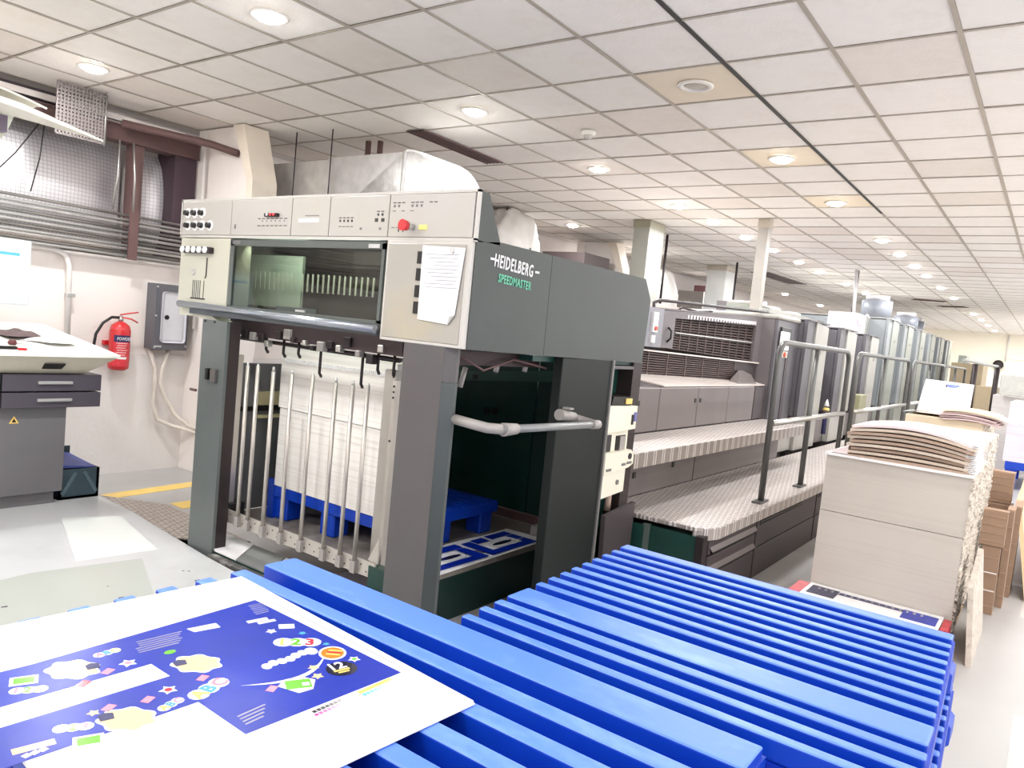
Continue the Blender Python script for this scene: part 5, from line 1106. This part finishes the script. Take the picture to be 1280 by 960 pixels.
rc(1.200, 1.276, 0.020, 0.0035, P['yellow'], 'number_bar', 0.0012, -0.25); rc(1.198, 1.266, 0.014, 0.003, P['yellow'], 'number_bar', 0.0012, -0.25)
wp([(1.045, 1.31), (1.06, 1.255), (1.095, 1.25), (1.125, 1.28), (1.11, 1.315), (1.075, 1.325)], P['white'], 'book_rim', 0.0005); rc(1.084, 1.288, 0.028, 0.020, P['green'], 'book_print', 0.001, -0.5)
rc(1.096, 1.277, 0.008, 0.007, P['white'], 'book_window', 0.0015, -0.5)
for (x, y, r_, a_, c) in ((0.87, 1.62, 0.02, 'white', 'pink'), (0.87, 1.45, 0.02, 'white', 'red'), (1.16, 1.33, 0.014, 'cream', None), (1.14, 1.29, 0.015, 'cream', None), (1.26, 1.30, 0.016, 'white', 'green'), (1.21, 1.56, 0.015, 'white', None), (1.265, 1.41, 0.010, 'teal', None), (1.262, 1.50, 0.011, 'teal', None), (0.72, 1.58, 0.013, 'cream', None), (0.72, 1.46, 0.013, 'cream', None)):
    star(x, y, r_, P[a_], P[c] if c else None)
for (x, y, c) in ((0.82, 1.61, 'pink'), (0.76, 1.59, 'red'), (0.95, 1.45, 'pink'), (0.82, 1.44, 'pink'), (0.75, 1.46, 'pink'), (1.03, 1.31, 'pink')): rc(x, y, 0.013, 0.009, P[c], 'sweet_print', 0.0005, 0.5)
for (x, y) in ((0.68, 1.68), (0.67, 1.37)): rc(x, y, 0.026, 0.020, P['white'], 'case_rim', 0.0005, -0.4); rc(x, y, 0.019, 0.013, P['green'], 'case_print', 0.001, -0.4)
rc(0.595, 1.415, 0.034, 0.010, P['cream'], 'pencil_print', 0.0005, -0.2)
for k in range(7):   # rounded white script-like word on the main panel
    x = 1.085+0.021*k; el(x, 1.405+0.004*math.sin(k*1.7), 0.012 if k < 6 else 0.016, 0.015 if k < 6 else 0.02, P['white'], 'word_print', 0.0005+0.00002*k, 12, -0.3)
for k in range(3): rc(0.575+0.014*k, 1.395, 0.006, 0.006, P['white'], 'word_print', 0.0005, 0.3)
pts = [(0.99+0.24*u, 1.365-0.055*math.sin(math.pi*u*0.85)+0.03*u*u) for u in [i/12 for i in range(13)]]; pts2 = [(x, y-0.012*math.sin(math.pi*i/12)) for i, (x, y) in enumerate(pts)]
wp(pts+pts2[::-1], P['white'], 'swoosh_print', 0.0004)
rc(1.258, 1.560, 0.020, 0.014, P['white'], 'small_panel', 0.0005, -0.6); rc(1.225, 1.640, 0.028, 0.008, P['white'], 'word_print', 0.0005, -0.2); rc(1.238, 1.618, 0.024, 0.007, P['white'], 'word_print', 0.0005, -0.2)
wp([(1.062, 1.705), (1.135, 1.692), (1.13, 1.662), (1.066, 1.676)], P['white'], 'white_field', 0.0005)
el(0.965, 1.612, 0.014, 0.010, P['green'], 'leaf_print', 0.0005)
for k in range(6): rc(0.99-0.006*k, 1.705-0.011*k, 0.055-0.004*(k % 3), 0.0018, P['grey'], 'fine_print', 0.0005, -0.1)
for k in range(6): rc(1.285-0.004*k, 1.735-0.012*k, 0.022-0.003*(k % 2), 0.0014, P['grey'], 'fine_print', 0.0005, -0.1)
for k in range(4): rc(0.945-0.006*k, 1.262-0.012*k, 0.034-0.004*k, 0.0022, P['grey'], 'fine_print', 0.0005, 0.05)
rc(1.325, 1.45, 0.0012, 0.27, P['grey'], 'register_line', 0.0002, -0.035)
rc(1.335, 1.45, 0.0006, 0.25, P['grey'], 'register_line', 0.0002, -0.035)
for k in range(9):
    g = 40+k*22
    rc(1.035+0.0112*k, 1.172, 0.0042, 0.0045, mat('key_step_%d' % k, (min(g, 245),)*3, 0.3), 'colour_patch', 0.0002)
    rc(1.030+0.0112*k, 1.159, 0.0042, 0.0045, mat('magenta_step_%d' % k, (240, min(244, 80+k*20), min(246, 150+k*12)), 0.3), 'colour_patch', 0.0002)
    rc(1.160+0.0112*k, 1.169, 0.0050, 0.0055, P['lemon'], 'colour_patch', 0.0002); rc(1.160+0.0112*k, 1.155, 0.0042, 0.0045, mat('cyan_step_%d' % k, (min(240, 90+k*18), 190+k*6, 240), 0.3), 'colour_patch', 0.0002)
el(1.375, 1.83, 0.004, 0.014, mat('faint_stain', (240, 236, 214), 0.5), 'faint_stain', 0.0001)

# ================================================================== RIGHT SIDE STACKS
def paper_stack(name, x0, x1, y0, y1, z0, z1, m, label, seed, seams_=(), side=True, group=None):
    t = thing(name, label, 'paper stack', ((x0+x1)/2, (y0+y1)/2, z0), group)
    zs_ = [z0]+list(seams_)+[z1]
    for k, (a, b_) in enumerate(zip(zs_, zs_[1:])):
        MB().box(x0+0.004*(k % 2), x1, y0+0.03, y1, a+(0.004 if k else 0), b_).build('board_pile', m, t)
    if side:
        rr = random.Random(seed); b = MB(); n = int((z1-z0)/0.018)
        for k in range(n):
            z = z0+(z1-z0)*k/n; x = x0+0.0
            while x < x1-0.04:
                L_ = rr.uniform(0.05, 0.22); d = rr.uniform(0.0, 0.016); th = rr.uniform(0.006, 0.016)
                b.box(x, min(x+L_, x1), y0+0.031-d, y0+0.032, z, z+th); x += L_+rr.uniform(0.01, 0.05)
        o = b.build('ragged_edges', crump, t); o['kind'] = 'stuff'
    return t
# pallet base with the printed sheet in front of the stack
t = thing('wooden_pallet', 'low wooden pallet under the nearest white board stack', 'pallet', (5.8, 0.75, 0))
woodp = mat('pallet_wood', (170, 140, 105), 0.7, 0, 0.1, 5, stretch=(1, 8, 1))
for y in (0.36, 0.72, 1.08): MB().box(4.72, 6.6, y, y+0.09, 0.02, 0.10).build('stringer', woodp, t)
for k in range(12): MB().box(4.72+0.157*k, 4.72+0.157*k+0.12, 0.36, 1.18, 0.10, 0.118).build('board', woodp, t)
st1 = paper_stack('board_stack', 5.30, 6.55, 0.32, 1.185, 0.12, 1.075, pile2_m, 'tall stack of white-grey boards right of the pallets, nearest of the stacks', 21, (0.70,))
MB().box(5.27, 5.75, 0.34, 1.19, 1.077, 1.092).build('top_board', white, st1)
MB().box(5.80, 6.5, 0.40, 1.17, 1.08, 1.10).build('top_board', paperw, st1)
ps = thing('printed_sheet', 'white sheet with dark print lying at the foot of the nearest board stack', 'printed sheet', (5.0, 0.8, 0.12))
MB().box(4.78, 5.285, 0.40, 1.17, 0.120, 0.196).build('under_sheets', pile_w, ps)
MB().box(4.75, 5.29, 0.39, 1.175, 0.197, 0.203).build('sheet', paperw, ps)
rr = random.Random(33)
MB().box(5.16, 5.215, 0.45, 1.12, 0.2035, 0.2045).build('print_band', navy, ps)
MB().box(5.04, 5.235, 0.98, 1.15, 0.2035, 0.2047).build('print_band', mat('print_dark', (60, 60, 84), 0.4, 0, 0.5, 60), ps)
MB().box(5.04, 5.225, 0.41, 0.60, 0.2035, 0.2047).build('print_band', printb, ps)
for k in range(16): y = 1.1-0.04*k; MB().box(5.17, 5.205, y-0.008, y+rr.uniform(0, 0.008), 0.2048, 0.2054).build('print_mark', P['grey'], ps)
tag(MB().box(5.0, 5.28, 1.18, 1.25, 0.0, 0.20).build('red_printed_offcut', mat('offcut_red', (190, 60, 70), 0.4, 0, 0.3, 20)), 'small red and white printed offcut left of the printed sheet', 'paper')
tag(MB().box(5.02, 5.26, 0.345, 0.385, 0.12, 0.20).build('red_printed_offcut', mat('offcut_red', (0, 0, 0))), 'small red and white printed offcut right of the printed sheet', 'paper')
# curved bundle of sheets on top
t = thing('sheet_bundle', 'curved bundle of thick printed sheets lying on the nearest board stack', 'paper stack', (5.6, 0.72, 1.095))
bm_ = [mat('bundle_brown', (178, 154, 136), 0.7, 0, 0.06, 5), mat('bundle_cream', (214, 198, 180), 0.7, 0, 0.06, 5)]
for k in range(9):
    z = 1.097+0.022*k; s = (0, 0.02, -0.01, 0.015, 0.0, 0.02, -0.03, -0.045, 0.0)[k]
    y0_, y1_ = 0.37+s*0.5, 1.06+s+(0.05 if k in (6, 7) else 0)
    xx0, xx1 = 5.30+0.012*(k % 3), 5.98
    topm = mat('bundle_top_pink', (244, 226, 226), 0.4, 0, 0.05, 3) if k == 8 else bm_[k % 2]
    MB().grid(lambda u, v, z=z, y0_=y0_, y1_=y1_, xx0=xx0, xx1=xx1, k=k: (xx0+(xx1-xx0)*u, y0_+(y1_-y0_)*v, z+(0.012+0.0055*k)*math.sin(math.pi*(0.15+0.75*v))-0.004*k*(1-v)**3), 4, 14, 0.017).build('thick_sheet', topm, t)
rr = random.Random(8); b = MB()
for k in range(16): z = 1.10+0.011*k; b.box(5.32, 5.9, 0.335+rr.uniform(0, 0.02), 0.40, z, z+0.006)
o = b.build('side_edges', paperw, t); o['kind'] = 'stuff'
tag(MB().hexa([(5.30, 1.06, 1.096), (5.9, 1.1, 1.096), (5.9, 1.18, 1.096), (5.30, 1.18, 1.096)], [(5.30, 1.06, 1.15), (5.8, 1.1, 1.14), (5.9, 1.17, 1.10), (5.32, 1.17, 1.10)]).build('folded_flap', mat('bundle_top_pink', (0, 0, 0))), 'pinkish folded flap beside the curved sheet bundle', 'paper')
# second lot behind
st1b = paper_stack('board_stack', 6.65, 7.55, 0.33, 1.0, 0.0, 1.22, pile_w, 'white board stack just behind the nearest stack and lower than the next one', 22)
st2 = paper_stack('board_stack', 7.9, 9.4, 0.46, 1.12, 0.0, 1.27, mat_pages('paper_stack_cream', (228, 212, 186), (206, 188, 160), 100, 0.35), 'cream board stack carrying the standing white sheet', 23)
t = thing('sheet_bundle', 'flat bundle of pinkish sheets on the cream board stack', 'paper stack', (8.3, 0.6, 1.275))
for k in range(5):
    MB().grid(lambda u, v, k=k: (7.86+0.02*(k % 2)+0.7*u, 0.36+0.02*(k % 3)+0.46*v, 1.276+0.019*k+0.02*math.sin(math.pi*v)-0.015*(1-v)**2), 3, 8, 0.014).build('thick_sheet', mat('bundle_yellow', (244, 228, 190), 0.5) if k == 4 else mat('bundle_rose', (208, 184, 184), 0.6, 0, 0.1, 6), t)
MB().grid(lambda u, v: (8.0+0.5*u, 0.24+0.14*v, 1.29+0.03*v+0.02*math.sin(5*u)), 5, 4, 0.004).build('torn_flap', paperw, t)
t = thing('standing_sheet', 'large white sheet standing upright with a small blue emblem at its top', 'paper', (8.6, 0.9, 1.275))
MB().grid(lambda u, v: (8.5+0.10*v*v+0.02*math.sin(3*u), 0.66+0.42*u+0.03*(1-v)*u, 1.275+0.32*v+0.01*u), 8, 8, 0.003).build('sheet', paperw, t)
for k in range(3): MB().box(8.585, 8.592, 0.80-0.01*k, 0.87+0.01*k, 1.545+0.012*k, 1.552+0.012*k).build('emblem', mat('emblem_blue', (96, 130, 220), 0.4), t)
MB().box(8.583, 8.59, 0.885, 0.897, 1.545, 1.57).build('emblem', navy, t)
tag(MB().grid(lambda u, v: (8.0+0.5*u, 0.82+0.34*v, 1.285+0.03*math.sin(3.1*v)*(1-u)), 6, 6, 0.003).build('loose_sheet', paperw), 'loose white sheet sliding off the left of the cream stack', 'paper')
# crumpled board leaning at the nearest stack
tag(MB().hexa([(5.12, 0.21, 0.0), (5.95, 0.21, 0.0), (5.95, 0.24, 0.0), (5.12, 0.24, 0.0)], [(5.28, 0.26, 0.42), (5.75, 0.26, 0.58), (5.75, 0.29, 0.58), (5.28, 0.29, 0.42)]).build('leaning_offcut', crump), 'crumpled striped offcut leaning on the nearest board stack', 'board')
# flattened cartons
cg = 'flattened cartons beside the board stacks'
def carton(x0, x1, y0, y1, z0, z1, lean, label, m=card):
    t = thing('flattened_carton', label, 'cardboard', ((x0+x1)/2, (y0+y1)/2, z0), cg)
    MB().hexa([(x0, y0, z0), (x1, y0, z0), (x1, y1, z0), (x0, y1, z0)], [(x0+0.05, y0+lean, z1), (x1, y0+lean, z1), (x1, y1+lean, z1), (x0+0.05, y1+lean, z1)]).build('carton_body', m, t)
    for k in range(4):
        f = (k+0.5)/4.2; z = z0+(z1-z0)*f
        MB().box(x0+0.05*f-0.004, x0+0.05*f, y0+lean*f+0.006, y1+lean*f-0.006, z, z+0.006).build('flap_crease', card2, t)
    MB().box(x0+0.06, x1, y0+lean-0.004, y1+lean, z1, z1+0.008).build('top_edge', card2, t)
    return t
t = carton(6.36, 6.52, 0.185, 0.295, 0.0, 0.48, 0.005, 'flattened brown carton tied in cling film standing on the floor')
MB().box(6.352, 6.362, 0.19, 0.29, 0.30, 0.305).build('film_crease', paperw, t); MB().box(6.352, 6.362, 0.19, 0.29, 0.17, 0.175).build('film_crease', paperw, t)
carton(6.40, 6.56, 0.175, 0.325, 0.49, 0.73, 0.0, 'square brown carton piece atop the film-tied carton')
carton(6.62, 6.90, 0.14, 0.185, 0.0, 0.72, 0.005, 'narrow brown carton edge standing right of the film-tied carton')
carton(7.0, 7.5, 0.11, 0.16, 0.0, 0.70, 0.0, 'darker narrow carton edge behind the film-tied carton')
carton(7.62, 7.86, 0.19, 0.40, 0.0, 0.61, 0.0, 'brown carton with a white strip low behind the square carton piece')
t = carton(7.70, 7.90, 0.205, 0.40, 0.625, 0.88, 0.0, 'smooth brown carton piece highest of the cartons')
tag(MB().hexa([(7.0, -0.02, 0.0), (9.6, 0.0, 0.0), (9.6, 0.03, 0.0), (7.0, 0.01, 0.0)], [(7.4, 0.13, 0.72), (9.6, 0.13, 0.72), (9.6, 0.16, 0.72), (7.4, 0.16, 0.72)]).build('plywood_sheet', wood), 'pale plywood sheet leaning at the right edge behind the cartons', 'board')
# far piles
gfar = 'far paper piles on the aisle'
fp_ = thing('plastic_pallet', 'blue plastic pallet under the far grey-white pile', 'pallet', (14.8, 0.4, 0))
MB().box(13.9, 15.7, -0.5, 0.52, 0.30, 0.42).build('deck', blue, fp_)
for y in (-0.48, -0.05, 0.36): MB().box(13.92, 14.15, y, y+0.15, 0.0, 0.30).build('foot', blue, fp_)
for y in (-0.48, -0.05, 0.36): MB().box(15.4, 15.6, y, y+0.15, 0.0, 0.30).build('foot', blue, fp_)
paper_stack('paper_pile', 13.9, 15.7, -0.5, 0.56, 0.42, 1.33, mat_pages('paper_stack_lilac', (214, 208, 216), (180, 172, 184), 26, 0.6), 'grey-white layered paper pile on the blue pallet by the right edge', 24, side=False)
paper_stack('paper_pile', 16.5, 18.2, -0.4, 0.95, 0.0, 1.36, pile_w, 'white paper pile behind the grey-white pile', 25, side=False)
tag(MB().box(16.3, 16.4, 0.45, 0.86, 1.37, 1.75, 0.01).build('wrapped_reel', mat('silver_wrap', (204, 204, 198), 0.3, 0.3, 0.1, 10, 0.5, 12)), 'shiny grey wrapped block standing on the far white pile', 'package')
tag(MB().box(20.0, 21.0, 0.9, 1.5, 0.0, 1.45, 0.01).build('cardboard_box', mat('far_box_tan', (186, 168, 140), 0.7)), 'tan cardboard box behind the dark posts, lower one', 'cardboard box')
tag(MB().box(22.0, 23.5, 1.55, 2.25, 0.0, 1.95, 0.01).build('cardboard_box', mat('far_box_tan', (0, 0, 0))), 'tall tan box tower behind the farthest guard rail', 'cardboard box')
paper_stack('paper_pile', 24.0, 27.0, -0.6, 0.95, 0.0, 1.35, pile_w, 'farthest pale paper pile near the end wall', 26, side=False)
t = thing('wall_fan', 'small dark round fan on the far cream wall', 'fan', (34.4, 1.95, 2.2))
MB().lathe((34.3, 1.95, 2.15), [(0.16, 0.0), (0.18, -0.05), (0.08, -0.1)], 16, 'x').build('fan_head', darkmech, t)
MB().cyl((34.3, 1.95, 2.15), (34.5, 1.95, 2.15), 0.03).build('bracket', darkmech, t)
tag(MB().box(34.4, 34.5, 1.2, 1.65, 2.40, 2.46).build('wall_lamp_strip', paperw), 'pale strip light fixture on the far wall', 'light fixture')
